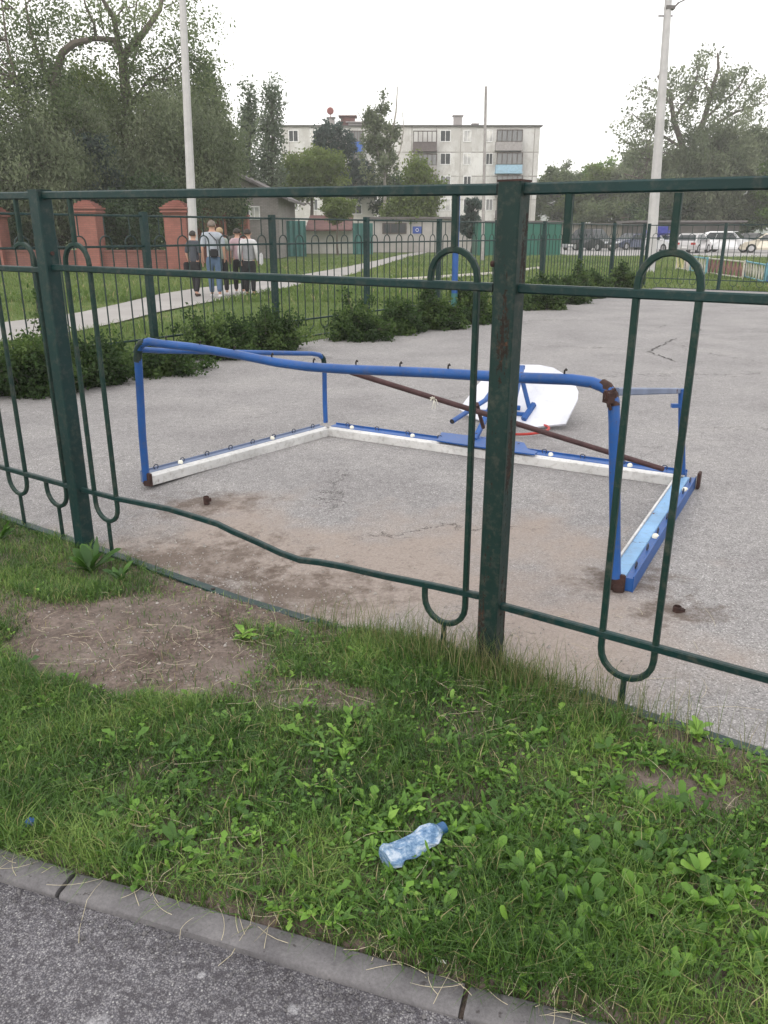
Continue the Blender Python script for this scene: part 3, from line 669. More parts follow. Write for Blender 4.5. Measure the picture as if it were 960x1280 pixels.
# backboard, its bracket and rim
tb = unit(gC - gB); nb = unit(np.cross(up, tb))             # nb points away from the goal mouth
bpx = [(596, 483), (610, 468), (630, 460), (650, 456.5), (675, 457), (692, 460.5), (708, 470), (718, 480), (723, 490), (722, 500), (707, 530.5), (669, 534.5), (640, 533), (605, 528), (589, 522), (574, 512)]
def on_board(px_, py_, off=0.):
    # board plane: low edge near z=.07, leaning away
    p0 = at(655, 535, 6.75); e1 = tb; e2 = unit(nb * .80 + up * .60); nn = unit(np.cross(e1, e2)); o_ = np.array([0, 0, CH]); r_ = ray(px_, py_); t_ = ((p0 - o_) @ nn) / (r_ @ nn)
    return o_ + r_ * t_ + nn * off, nn
poly = [on_board(*p)[0] for p in bpx]; nnb = on_board(600, 500)[1]
m = MB(); m.prism(poly, nnb, .018); bb = m.build('backboard', M['board'], goal); 
m = MB()
for q in range(-2, 3): pass
cR, _ = on_board(652, 541); cR = at(652, 542.5, 6.62); cR = np.array([cR[0], cR[1], max(.03, cR[2])])
ring = [cR + tb * .225 * math.cos(R(a_)) - nb * .225 * math.sin(R(a_)) + up * (.015 * math.cos(R(a_))) for a_ in range(0, 360, 15)]
m.tube(ring, .011, 8, closed=True); rim = m.build('hoop_rim', M['orange'], goal, smooth=True)
zc = up * .1
def onpl(px_, py_):
    o_ = np.array([0, 0, CH]); p0 = gB + up * .092; n_ = up; r_ = ray(px_, py_); return o_ + r_ * (((p0 - o_) @ n_) / (r_ @ n_))
plate_c = gB + (gC - gB) * ((610 - 410) / 443. ) + nb * .16
m = MB()
q0 = at(566, 543, 6.35); q1 = at(676, 567, 6.02)
m.prism([onpl(*p_) for p_ in ((546, 551), (552, 541), (582, 544.5), (612, 547.5), (636, 551), (655, 554), (660, 562), (672, 565), (668, 568.5), (640, 565), (595, 558.5))], up, .010); m.build('mounting_plate', M['blue'], goal)
def arm(name, P, r_=.02, mat='blue'): 
    m = MB(); m.rect(P, r_ * 2, r_ * 2, nrm=None); return m.build(name, M[mat], goal)
def bd(px_, py_, off): return on_board(px_, py_, off)[0]
b1 = bd(646, 489, .30); b2 = bd(656, 489, .30)
arm('bracket_arm', [onpl(593, 550), b1]); arm('bracket_arm', [onpl(630, 555), b2 + tb * .03])
arm('bracket_arm', [b1 - tb * .1, b2 + tb * .05], .018); arm('bracket_arm', [b2, bd(662, 512, .03)], .018)
arm('bracket_arm', [at(630, 508, 6.9), at(650, 510, 6.9)], .02); arm('bracket_arm', [bd(668, 508, .03), bd(655, 527, .03)], .022)
m = MB(); e_ = at(565, 527, 5.95); m.tube([e_, at(607, 500, 6.4), b1 - tb * .02], .02, 10, caps=False); oo = m.build('bracket_tube', M['blue'], goal, smooth=True)
m = MB(); dd_ = unit(at(607, 500, 6.4) - e_); m.tube([e_ + dd_ * .002, e_ + dd_ * .05], .0165, 10); m.build('tube_bore', M['dark'], oo)
m = MB(); m.rect([bd(600, 516, .02), bd(662, 520, .02)], .04, .03); m.build('backing_rail', M['blue'], bb)
m = MB(); m.rect([at(440, 533, 6.67), at(470, 536, 6.6)], .02, .02); m.build('scrap_angle', M['rust'], cb)

# sawn-off stumps in the court
for (px_, py_), lab in (((258, 626), 'rusty sawn-off pipe stump in dark dirt beside the white post'), ((846, 765), 'rusty sawn-off pipe stump right of the near blue corner')):
    c = G(px_, py_); m = MB(); r_ = .019
    vs = []; m.lathe(c + up * -.02, [(r_, 0), (r_ * 1.02, .045), (r_ * .8, .050), (r_ * .72, .03)], 12); m.box(c + np.array([.016, -.004, .008]), (.03, .02, .02), .4)
    tag(m.build('pipe_stump', M['rust'], smooth=True), lab, 'pipe stump', 'sawn-off pipe stumps in the court')

# blue volleyball post by the shrubs
b = G(567, 405); bp = thing('court_post', 'blue steel post with a teal foot among the shrubs at the court edge', 'post', b)
m = MB(); m.tube([b + up * .55, b + up * 1.6, b + up * 2.35], .055, 12); m.build('upper_tube', M['blue'], bp, smooth=True)
m = MB(); m.tube([b - up * .1, b + up * .55], .058, 12); m.build('lower_tube', M['teal'], bp, smooth=True)
m = MB(); m.box(b + np.array([.05, -.06, .02]), (.12, .08, .04), .3); m.build('foot_block', M['knob'], bp)

# ------------------------------------------------------------------ GRASS
def blades(name, P, L, W, lean, var, mat, seg=2, label=None, face=None):
    n = len(P); az = rng.uniform(0, 2 * math.pi, n) if face is None else face; fa = rng.uniform(0, 2 * math.pi, n)
    dx = np.cos(az); dy = np.sin(az); wx = np.cos(fa) * W / 2; wy = np.sin(fa) * W / 2
    V = np.zeros((n, 5, 3), np.float32); hh = np.zeros((n, 5), np.float32)
    for k, (t, wf) in enumerate(((0, 1.), (.55, .8))):
        b_ = lean * t * t * L; z = L * (t - .25 * lean * t * t)
        V[:, 2 * k, 0] = P[:, 0] + dx * b_ - wx * wf; V[:, 2 * k, 1] = P[:, 1] + dy * b_ - wy * wf; V[:, 2 * k, 2] = P[:, 2] + z
        V[:, 2 * k + 1, 0] = P[:, 0] + dx * b_ + wx * wf; V[:, 2 * k + 1, 1] = P[:, 1] + dy * b_ + wy * wf; V[:, 2 * k + 1, 2] = P[:, 2] + z
        hh[:, 2 * k] = t; hh[:, 2 * k + 1] = t
    V[:, 4, 0] = P[:, 0] + dx * lean * L; V[:, 4, 1] = P[:, 1] + dy * lean * L; V[:, 4, 2] = P[:, 2] + L * np.maximum(.12, 1 - .45 * lean); hh[:, 4] = 1
    b = np.arange(n)[:, None] * 5
    loops = np.concatenate([b + [0, 1, 3, 2], b + [2, 3, 4]], 1).ravel(); sizes = np.tile([4, 3], n)
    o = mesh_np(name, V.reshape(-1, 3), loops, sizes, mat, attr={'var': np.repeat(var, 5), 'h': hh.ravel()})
    return o
# near lawn
N = 1350000
x = rng.uniform(-4.6, 3.4, N); y = rng.uniform(.9, 5.6, N)
s_, d_ = sdof(x, y); kk = kd(x, y)
vis = (np.abs(x) < (y + .25) * .62 + .25)
dens = np.where((kk > -.004) & (d_ < .02), 1., 0.) * vis
dens = dens * (1 - .955 * bare(x, y)) * np.where((s_ > 3.12) & (d_ > -.17), .10, 1.) * np.where((s_ > 2.75) & (s_ <= 3.12) & (d_ > -.12), .5, 1.) * (.45 + .6 * sstep(.30, .58, fbm(x, y, 2.2, 3, 20)))
fringe = np.exp(-(np.minimum(np.abs(d_ + .04), 9) / .10) ** 2)
dens = dens * np.where((s_ > .1) & (s_ < 1.9) & (d_ > -.30), .35, 1.)
keep = rng.random(N) < dens * np.clip(1.55 - y * .22, .5, 1)
x, y, s_, d_ = x[keep], y[keep], s_[keep], d_[keep]; n = len(x)
big = fbm(x, y, 1.1, 3, 70); tuft = vnoise(x, y, 6, 31)
L = (.030 + .058 * rng.random(n) ** 1.4) * (.62 + .75 * tuft) * (.75 + .5 * big); right = sstep(1.2, 2.6, s_)
L *= 1 + .15 * right * np.exp(-((d_ + .12) / .16) ** 2) - .55 * np.exp(-(np.minimum(d_ + .02, 0) / .10) ** 2) * sstep(2.75, 3.0, s_) + .35 * np.exp(-(kd(x, y) / .1) ** 2)
L *= 1 - .45 * sstep(.05, .5, bare(x, y))
W = .0016 + .0022 * rng.random(n); lean = .2 + 1.15 * rng.random(n) ** 1.3
var = np.clip(.60 * rng.random(n) + .75 * (fbm(x, y, 2.6, 3, 90) - .5) + .25 * (vnoise(x, y, 11, 61) - .5) + .20 + .06 * rng.standard_normal(n), 0, .93)
var = np.where(rng.random(n) < .05 + .10 * bare(x, y), .97, var)
P = np.stack([x, y, hground(x, y) - .004], 1)
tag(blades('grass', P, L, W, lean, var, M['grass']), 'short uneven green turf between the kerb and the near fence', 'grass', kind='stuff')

# tall seeding grass and dry stems round the middle post
def stems(name, n, cen, sd_, Lr, mat, label, cat, lean=(.1, .5), w_=.0022):
    x = rng.normal(0, 1, n); y = rng.normal(0, 1, n)
    X_ = cen[0] + FD[0] * x * sd_[0] + FN[0] * y * sd_[1]; Y_ = cen[1] + FD[1] * x * sd_[0] + FN[1] * y * sd_[1]
    return blades(name, np.stack([X_, Y_, hground(X_, Y_)], 1), rng.uniform(*Lr, n), np.full(n, w_), rng.uniform(*lean, n), rng.random(n), mat)
m_tall = m_blade('tall seeding grass', [(0, (.07, .12, .03)), (.5, (.12, .16, .055)), (.8, (.20, .19, .09)), (1, (.30, .26, .15))], dryp=1.0)
q = fp(FL + .05, 0, -.08)
tag(stems('tall_grass', 1500, q, (.42, .07), (.09, .24), m_tall, '', ''), 'tall seeding grass around the foot of the rusty middle post', 'grass', kind='stuff')

# dry straw lying about
def lying(n, reg, Lr, seed):
    m = MB(); r2 = random.Random(seed)
    for _ in range(n):
        px_, py_ = reg(r2); c = G(px_, py_); a_ = r2.uniform(0, math.pi); L_ = r2.uniform(*Lr); P = []
        cv = r2.uniform(-.5, .5)
        for k in range(6):
            t = k / 5 - .5; P.append([c[0] + math.cos(a_ + cv * t) * L_ * t, c[1] + math.sin(a_ + cv * t) * L_ * t, 0])
        for p in P: p[2] = float(hground(p[0], p[1])) * (1 if kd(p[0], p[1]) > 0 else 0) + (.013 if kd(p[0], p[1]) < .004 and kd(p[0], p[1]) > -.082 else -.007 if kd(p[0], p[1]) <= -.082 else .028)
        m.tube(P, [.0007, .0007, .0006, .0006, .0005, .0003], 4)
    return m
def reg_kerb(r2):
    x_ = r2.uniform(0, 800); return x_, 1075 + x_ * .245 + r2.gauss(6, 14)
M['strawsolid'] = m_simple('dry straw stalk', (.50, .45, .32), .8, 0, .3, 30)
tag(lying(55, reg_kerb, (.02, .17), 3).build('straw', M['strawsolid']), 'thin dry straws strewn along the kerb', 'straw', kind='stuff')
tag(lying(150, lambda r2: (r2.uniform(40, 960), r2.uniform(760, 1180)), (.03, .20), 5).build('straw', M['strawsolid']), 'thin dry straws lying through the grass and on the bare earth', 'straw', kind='stuff')
tag(lying(90, lambda r2: (r2.gauss(215, 90), r2.gauss(800, 35)), (.02, .12), 21).build('straw', M['strawsolid']), 'thin straws and root ends on the bare earth patch', 'straw', kind='stuff')
tag(lying(46, lambda r2: (r2.gauss(690, 90), 850 + (r2.random()) * 60), (.06, .22), 9).build('straw', M['strawsolid']), 'bleached straws matted right of the middle post', 'straw', kind='stuff')

# pebbles and grit where the court meets the earth
def pebbles(n, reg, name, label, rr=(.0015, .006), mat=None):
    m = MB(); r2 = random.Random(n)
    for _ in range(n):
        c = reg(r2)
        if c is None: continue
        r_ = r2.uniform(*rr) * (2 if r2.random() < .04 else 1); a_ = r2.uniform(0, 6)
        vs = [(c[0] + r_ * math.cos(a_ + k * 1.571) * r2.uniform(.7, 1.2), c[1] + r_ * math.sin(a_ + k * 1.571) * r2.uniform(.7, 1.2), c[2]) for k in range(4)] + [(c[0], c[1], c[2] + r_ * 1.1)]
        m.add(vs, [(0, 1, 4), (1, 2, 4), (2, 3, 4), (3, 0, 4)])
    tag(m.build(name, mat or M['kerb']), label, 'grit', kind='stuff')
def peb_reg(r2):
    s_ = r2.uniform(-.3, 3.3); d_ = abs(r2.gauss(0, .33)) - .06; p = fp(s_, 0, d_); return np.array([p[0], p[1], float(hdip(p[0], p[1])) + (.006 if d_ > 0 else .004)])
def peb_reg2(r2):
    p = G(r2.uniform(20, 420), r2.uniform(700, 880)); return np.array([p[0], p[1], float(hground(p[0], p[1])) - .001])
M['pebble'] = m_simple('pale grit', (.34, .32, .30), .9, 0, .5, 40)
pebbles(1700, peb_reg, 'grit', 'pale grit scattered at the court edge under the near fence', mat=M['pebble'])
pebbles(1100, peb_reg2, 'grit', 'pale crumbs scattered on the bare earth patch', mat=M['pebble'])
def peb_reg3(r2):
    a_ = r2.uniform(-.4, 2.2); p = kpt(a_, -.09 - abs(r2.gauss(0, .05))); return np.array([p[0], p[1], -.007])
pebbles(1200, peb_reg3, 'grit', 'loose grit in the gutter along the kerb', (.001, .0042), M['kerb'])

# broad weed leaves
def leaves(name, P, L, W, az, tilt, var, mat, parent=None, curl=.35, st=((0, .08), (.3, .75), (.62, 1.), (.88, .55))):
    """leaves folded on the rib: stations along the rib x 3 (left, rib, right), then a tip"""
    n = len(P); K = len(st); nv = 3 * K + 1; V = np.zeros((n, nv, 3), np.float32); H = np.zeros((n, nv), np.float32)
    ca, sa = np.cos(az), np.sin(az); ct, st_ = np.cos(tilt), np.sin(tilt); r3 = np.random.default_rng(n); bend = r3.normal(0, .16, n)
    def put(k, u, v, wv):
        h = u * L * st_ - curl * u * u * L * .6; r_ = u * L * ct; v = v + bend * u * u * L / np.maximum(W, 1e-4)
        V[:, k, 0] = P[:, 0] + ca * r_ - sa * v * W; V[:, k, 1] = P[:, 1] + sa * r_ + ca * v * W; V[:, k, 2] = P[:, 2] + h + wv * W; H[:, k] = .5 + .5 * u
    for k, (u, w_) in enumerate(st):
        jw = r3.uniform(.85, 1.15, n); jl = r3.normal(0, .05, n)
        put(3 * k, u, -w_ / 2 * jw, .3 * w_ * .5 + jl); put(3 * k + 1, u, 0 * L, 0 * L); put(3 * k + 2, u, w_ / 2 * jw, .3 * w_ * .5 - jl)
    put(nv - 1, 1.0, 0 * L, 0 * L)
    b = np.arange(n)[:, None] * nv; fs = []; sz = []
    for k in range(K - 1):
        for e in (0, 1): fs.append(b + [3 * k + e, 3 * k + e + 1, 3 * k + e + 4, 3 * k + e + 3]); sz.append(4)
    q = 3 * K - 3; fs.append(b + [q, q + 1, q + 3]); fs.append(b + [q + 1, q + 2, q + 3]); sz += [3, 3]
    if parent is not None: V -= LOC.get(parent.name, np.zeros(3)).astype(np.float32)
    return mesh_np(name, V.reshape(-1, 3), np.concatenate(fs, 1).ravel(), np.tile(sz, n), mat, parent, smooth=True, attr={'var': np.repeat(var, nv), 'h': H.ravel()})
LOBED = ((0, .10), (.12, .14), (.2, .42), (.27, .16), (.38, .62), (.46, .24), (.58, .9), (.66, .42), (.8, .95), (.92, .5))
POINTED = ((0, .08), (.22, .8), (.42, 1.), (.7, .62), (.88, .26))
def rosettes(n, reg, nl, Lr, lw, tl, hl=.0):
    P = []; L_ = []; W_ = []; A = []; T = []; Vv = []
    for _ in range(n):
        c = reg()
        if c is None: continue
        k = random.randint(*nl); a0 = random.uniform(0, 6.28); v0 = random.random(); sz = random.uniform(.6, 1.15)
        for q in range(k):
            P.append((c[0] + random.gauss(0, .006), c[1] + random.gauss(0, .006), c[2] + hl * random.random())); l_ = random.uniform(*Lr) * sz; L_.append(l_); W_.append(l_ * random.uniform(*lw)); A.append(a0 + q * 2.4 + random.gauss(0, .3)); T.append(random.uniform(*tl)); Vv.append(min(1, max(0, .6 * v0 + .4 * random.random())))
    return [np.array(q) for q in (P, L_, W_, A, T, Vv)]
def regpix(fn):
    def f():
        for _ in range(40):
            px_, py_ = fn(); p = G(px_, py_)
            if kd(p[0], p[1]) > .03 and sdof(p[0], p[1])[1] < -.05 and random.random() > bare(p[0], p[1]) * 1.1: return np.array([p[0], p[1], float(hground(p[0], p[1])) + .004])
        return None
    return f
a_ = rosettes(105, regpix(lambda: (random.gauss(800, 110), random.gauss(1110, 62))), (4, 7), (.030, .070), (.28, .55), (.35, 1.25), .03)
b_ = rosettes(60, regpix(lambda: (random.gauss(680, 70), random.gauss(1110, 50))), (4, 7), (.025, .055), (.4, .6), (.35, 1.1), .02)
c_ = rosettes(260, regpix(lambda: (random.uniform(-20, 980), random.uniform(760, 1240))), (3, 6), (.02, .055), (.25, .45), (.4, 1.15), .01)
d_ = rosettes(1900, regpix(lambda: (random.uniform(-20, 980), random.uniform(720, 1240))), (3, 4), (.009, .02), (.7, .95), (.2, .7), .03)
e_ = rosettes(170, regpix(lambda: (random.uniform(-20, 980), random.uniform(780, 1240))), (4, 8), (.05, .10), (.22, .32), (.15, .8), .01)
f_ = rosettes(420, regpix(lambda: (random.gauss(640, 240), random.gauss(1040, 110))), (3, 6), (.025, .06), (.22, .36), (.2, 1.2), .02)
tag(leaves('weed_leaves', *e_, M['weed'], st=LOBED), 'toothed dandelion leaves lying through the turf', 'weeds', kind='stuff')
tag(leaves('weed_leaves', *f_, M['weed'], st=POINTED), 'narrow pointed weed leaves in the middle of the turf', 'weeds', kind='stuff')
cat4 = [np.concatenate(q) for q in zip(a_, b_, c_, d_)]
tag(leaves('weed_leaves', *cat4, M['weed']), 'broad bright weed leaves and clover mixed through the turf', 'weeds', kind='stuff')
def weed(px_, py_, k, Lr, lab, lw=(.2, .32), tl=(.6, 1.2), grp='weed clumps in the turf', mat='weed'):
    p = G(px_, py_); p[2] = float(hground(p[0], p[1])); r_ = rosettes(1, lambda: p, (k, k), Lr, lw, tl, .03)
    o = leaves('weed_plant', *r_, M[mat]); me = o.data; me.transform(Matrix.Translation([-float(v) for v in p])); o.location = [float(v) for v in p]
    return tag(o, lab, 'weed', grp)
weed(112, 700, 16, (.14, .22), 'big leafy weed at the foot of the left fence post')
weed(150, 712, 13, (.09, .15), 'lower leafy weed just right of the left fence post')
weed(-2, 665, 14, (.10, .17), 'leafy weed clump at the left edge of the photo by the fence')
weed(305, 785, 12, (.05, .09), 'dark leafy weed below the broken ground rail', (.35, .5), (.2, .6))
weed(870, 930, 16, (.06, .10), 'broad-leaved weed beside the ground rail on the right', (.35, .5), (.3, 1.))
weed(660, 1150, 7, (.07, .11), 'bright upright dock leaves right of the bottle', (.3, .42), (.7, 1.3))
weed(765, 1180, 9, (.06, .09), 'wide pale green leaves near the lower right kerb', (.45, .6), (.2, .6))
weed(545, 1140, 2, (.06, .08), 'single serrated upright leaf below the bottle', (.22, .3), (1.2, 1.4))
weed(440, 905, 10, (.05, .08), 'small weed rosette in the middle of the lawn', (.3, .45), (.3, .8))
weed(220, 1065, 9, (.05, .07), 'small plantain rosette above the left kerb', (.3, .45), (.3, .9))

# farther lawns seen through the fences
def poly_mask(px, py, poly):
    inside = np.zeros(len(px), bool); n = len(poly); j = n - 1
    for i in range(n):
        xi, yi = poly[i][0], poly[i][1]; xj, yj = poly[j][0], poly[j][1]
        c = ((yi > py) != (yj > py)) & (px < (xj - xi) * (py - yi) / (yj - yi + 1e-12) + xi); inside ^= c; j = i
    return inside
def far_lawn(N, y0, y1, Lr, W, seed, lab):
    r2 = np.random.default_rng(seed)
    y = y0 + (y1 - y0) * r2.random(N) ** 1.25; x = r2.uniform(-.62, .62, N) * (y + 1)
    le = (x - L0[0]) * LN[0] + (y - L0[1]) * LN[1]; fe = (x - C1[0]) * EN[0] + (y - C1[1]) * EN[1]
    ok = ((le < .50 + .2 * vnoise(x, y, 2)) | (fe < .05)) & ~poly_mask(x, y, path_poly) & ~poly_mask(x, y, track_poly) & ~((x > 14) & (y > 59)) & (sdof(x, y)[1] > .2)
    ok &= (sdof(x, y)[0] > -30)
    ok &= r2.random(N) < (.35 + .8 * sstep(.3, .6, fbm(x, y, .5, 4, 5)))
    x, y = x[ok], y[ok]; n = len(x); Lb = (Lr[0] + (Lr[1] - Lr[0]) * r2.random(n)) * (.5 + fbm(x, y, .35, 3, 8)); 
    var = np.clip(.3 * r2.random(n) + .7 * fbm(x, y, .25, 4, 44), 0, .93); var = np.where(r2.random(n) < .03, .97, var)
    o = blades('grass', np.stack([x, y, np.full(n, -.02)], 1), Lb, np.full(n, W), .2 + .6 * r2.random(n), var, M['grass_far'])
    tag(o, lab, 'grass', kind='stuff')
far_lawn(110000, 7.5, 22, (.05, .17), .011, 1, 'grass between the shrub bed and the pale path')
far_lawn(110000, 20, 60, (.08, .22), .03, 2, 'rough grass beyond the path up to the buildings')

# ------------------------------------------------------------------ SHRUBS, TREES
def puffs(centers, sig, per, size, seed, aspect=1.6, droop=0):
    r2 = np.random.default_rng(seed); C_ = np.repeat(centers, per, 0); n = len(C_); sg = np.asarray(sig) if hasattr(sig, '__len__') else np.array([sig] * 3)
    P = C_ + r2.standard_normal((n, 3)) * sg; 
    a_ = r2.standard_normal((n, 3)); a_[:, 2] -= droop; a_ /= np.linalg.norm(a_, axis=1)[:, None]
    b_ = r2.standard_normal((n, 3)); b_ -= a_ * (a_ * b_).sum(1)[:, None]; b_ /= np.linalg.norm(b_, axis=1)[:, None]
    s_ = size * (.6 + .8 * r2.random(n))[:, None]; a_ = a_ * s_ * aspect / 2; b_ = b_ * s_ / 2
    V = np.stack([P - a_, P + b_, P + a_, P - b_], 1).reshape(-1, 3)
    cv = np.repeat(np.clip(.5 + .9 * (fbm(centers[:, 0] + centers[:, 1] * .6, centers[:, 2], 2.2 / max(sg[0] * 4, .3), 2, seed) - .5) * 2 + .25 * (r2.random(len(centers)) - .5), 0, 1), per) if len(centers) else np.zeros(0)
    var = np.clip(.68 * cv + .32 * r2.random(n), 0, 1); return V, var
def leafobj(name, V, var, mat, parent):
    n = len(var); V = V - LOC.get(parent.name, np.zeros(3)); b = np.arange(n)[:, None] * 4
    return mesh_np(name, V, (b + [0, 1, 2, 3]).ravel(), np.full(n, 4), mat, parent, attr={'var': np.repeat(var, 4), 'h': np.full(n * 4, 1.)})
def curve(a_, b_, k=5, j=.1, r2=None, sag=0):
    r2 = r2 or rng; a_ = np.array(a_, float); b_ = np.array(b_, float); L_ = np.linalg.norm(b_ - a_); out = []
    for q in range(k + 1):
        t = q / k; p = a_ + (b_ - a_) * t + r2.standard_normal(3) * j * L_ * math.sin(math.pi * t) * .5; p[2] += sag * L_ * math.sin(math.pi * t); out.append(p)
    return out
SIGK, PERK = .62, .74
def tree(name, label, base, blobs, mat, leaf, per, sig, trunk_r=.25, fork=None, bark='bark', seed=0, group='trees beyond the court', cat='tree', twigs=True, limbs=None, aspect=1.6, droop=0, shell=.5, cluster=None):
    """blobs: (center, radii, number of clumps). limbs: explicit polylines [(points, r0, r1)]"""
    r2 = np.random.default_rng(seed + 100); base = np.array(base, float); base[2] = -.02
    t = thing(name, label, cat, base, 0, group); cen = []
    for c, rad, k in blobs:
        d = r2.standard_normal((k, 3)); d /= np.linalg.norm(d, axis=1)[:, None]; rr = (shell + (1 - shell) * r2.random(k))[:, None] ** .8 * (1 + .18 * r2.standard_normal(k))[:, None]
        cen.append(np.array(c) + d * rr * np.array(rad))
    cen = np.concatenate(cen); cen[:, 2] = np.maximum(cen[:, 2], .3)
    Yd = base[1]; leaf = max(.06, .0021 * Yd) * (1.0 if aspect < 3 else .68); asp2 = min(aspect, 3.0); sig = tuple(np.array(sig) * SIGK); per = int(per * PERK)
    V, var = puffs(cen, sig, per, leaf, seed, asp2, droop); leafobj('crown', V, var, mat, t)
    if trunk_r > 0:
        m = MB(); top = np.array(fork if fork is not None else (base[0], base[1], blobs[0][0][2]), float)
        tr = curve(base - np.array([0, 0, .1]), top, 5, .03, r2); m.tube(tr, [trunk_r * (1.25 if q == 0 else 1 - .09 * q) for q in range(6)], 9, caps=False)
        for pts, r0, r1 in (limbs or []):
            m.tube(pts, list(np.linspace(r0, r1, len(pts))), 7)
        anchors = [np.array(tr[q]) for q in range(2, 6)] + [np.array(p) for pts, _, _ in (limbs or []) for p in pts[1:]]
        if twigs:
            A_ = np.array(anchors); sel = cen[r2.permutation(len(cen))[:min(len(cen), 90)]]
            for c in sel:
                dd_ = np.linalg.norm(A_ - c, axis=1) + 1.2 * np.maximum(0, A_[:, 2] - c[2]); a_ = A_[int(np.argmin(dd_))]
                L_ = np.linalg.norm(c - a_); r0 = min(trunk_r * .35, .012 * L_ + .015)
                m.tube(curve(a_, c, 4, .22, r2, .05), [r0, r0 * .8, r0 * .6, r0 * .4, r0 * .2], 5)
        m.build('trunk', M[bark], t, smooth=True)
    return t
def B(px, py, Y, rx, ry, k, depth=None):
    s_ = mpp(Y); return (at(px, py, Y), (rx * s_, (depth or rx * .9) * s_, ry * s_), k)
def gb(px, Y): q = at(px, 300, Y); return (q[0], Y, 0)

# shrub bed beside the court
def shrub(px, py, w_, h_, lab, seed, dark=1):
    c = G(px, py); c[2] = -.02; s_ = mpp(c[1]); t = thing('shrub', lab, 'shrub', c, 0, 'shrubs in the bed along the court fence')
    r2 = np.random.default_rng(seed); rx, rz_ = w_ / 2 * s_, h_ * s_; k = 130
    d = r2.standard_normal((k, 3)); d[:, 2] = np.abs(d[:, 2]); d /= np.linalg.norm(d, axis=1)[:, None]
    cen = c + d * (.45 + .55 * r2.random((k, 1))) * np.array([rx, rx * .8, rz_ * .9]) * (1 + .15 * r2.standard_normal((k, 1)))
    cen[:, 2] = np.maximum(cen[:, 2], .04); cen = np.concatenate([cen, c + (cen[:40] - c) * (1.18 + .2 * r2.random((40, 1)))]); V, var = puffs(cen, .05, 55, .028 * max(1, c[1] / 12), seed); leafobj('foliage', V, var, M['lf_shrub'], t)
    m = MB()
    for q in cen[:46]: m.tube(curve(c + np.array([r2.normal(0, .06), r2.normal(0, .06), 0]), q * 1.0 + (q - c) * .22, 3, .15, r2), [.009, .007, .005, .003], 5)
    m.build('stems', M['bark'], t)
shrubs = [(-70, 500, 130, 75, 'shrub at the left edge of the photo, biggest of the bed'), (45, 492, 110, 85, 'large loose shrub behind the left near fence panels'), (118, 480, 70, 62, 'shrub seen through the first fence loop right of the left post'),
    (205, 466, 95, 34, 'low spreading shrub behind the blue corner bend of the goal'), (275, 447, 80, 56, 'rounded shrub above the blue goal tube, left of a darker one'), (338, 438, 66, 46, 'dark rounded shrub at the foot of a court fence post'),
    (446, 424, 70, 42, 'shrub just right of the gap in the bed, above the far goal corner'), (497, 417, 56, 36, 'small shrub between the gap and the blue post'), (541, 411, 62, 42, 'shrub just left of the blue court post'), (588, 404, 60, 44, 'shrub just right of the blue court post'),
    (672, 386, 60, 34, 'shrub directly right of the rusty middle post'), (705, 379, 50, 32, 'shrub second from the rusty middle post on its right'), (735, 372, 40, 26, 'third shrub right of the rusty middle post'), (776, 365, 34, 28, 'last shrub of the bed at the far court corner')]
for q, (a1, a2, a3, a4, lab) in enumerate(shrubs): shrub(a1, a2, a3, a4, lab, 40 + q)

# left group of big trees beyond the brick fence
Y1 = 45
L_ = lambda pts, Y=Y1: [at(a_, b_, Y + dy) for a_, b_, dy in pts]
tree('elm_tree', 'tallest old elm with forked bare limbs left of the left lamp pole', gb(166, Y1),
     [B(165, 185, Y1, 55, 48, 70), B(205, 165, Y1 + 2, 48, 60, 70), B(190, 110, Y1, 55, 45, 28), B(205, 40, Y1, 60, 45, 25), B(130, 30, Y1, 45, 40, 13), B(245, 130, Y1 + 1, 22, 55, 32), B(160, 250, Y1 + 1, 60, 30, 46)],
     M['lf_elm'], .13, 190, (.75, .75, .6), .42, at(153, 72, Y1), seed=1, limbs=[
     (L_([(153, 72, 0), (165, 58, .3), (182, 38, .8), (200, 12, 1.2), (207, -25, 1.5)]), .24, .08), (L_([(152, 74, 0), (147, 48, -.3), (143, 24, -.6), (130, 2, -1), (118, -22, -1.4)]), .17, .07),
     (L_([(153, 70, 0), (143, 50, .2), (120, 48, .5), (100, 51, .9), (88, 60, 1.2), (75, 72, 1.5)]), .15, .10), (L_([(120, 48, .5), (118, 30, .2), (108, 10, 0), (100, -20, 0)]), .09, .03),
     (L_([(160, 95, 0), (172, 60, 1), (168, 20, 1.5), (175, -20, 2)]), .07, .03), (L_([(160, 90, 0), (148, 70, 1), (130, 40, 2), (118, -20, 2)]), .07, .03), (L_([(165, 130, 0), (185, 100, .5), (210, 85, 1), (240, 60, 1)]), .08, .02), (L_([(205, 10, 1.2), (225, 0, 1), (232, 45, 1.5), (228, 80, 2)]), .05, .02)])
Y2 = 41
tree('elm_tree', 'leaning elm with a curved limb at the far left behind the brick fence', gb(70, Y2),
     [B(28, 175, Y2, 50, 75, 85), B(72, 165, Y2, 38, 60, 56), B(20, 70, Y2 + 2, 32, 55, 26), B(60, 100, Y2, 24, 36, 18), B(60, 10, Y2, 40, 30, 14), B(-40, 130, Y2, 45, 110, 70)],
     M['lf_elm'], .12, 180, (.65, .65, .6), .30, at(68, 112, Y2), seed=2, limbs=[(L_([(68, 112, 0), (72, 85, 0), (78, 66, 0), (92, 54, 0), (110, 50, .3)], Y2), .2, .13), (L_([(68, 112, 0), (52, 80, 0), (40, 45, 0), (32, 5, 0)], Y2), .12, .04), (L_([(35, 150, 0), (20, 100, 0), (8, 50, 0), (2, 0, 0)], Y2), .09, .03)])
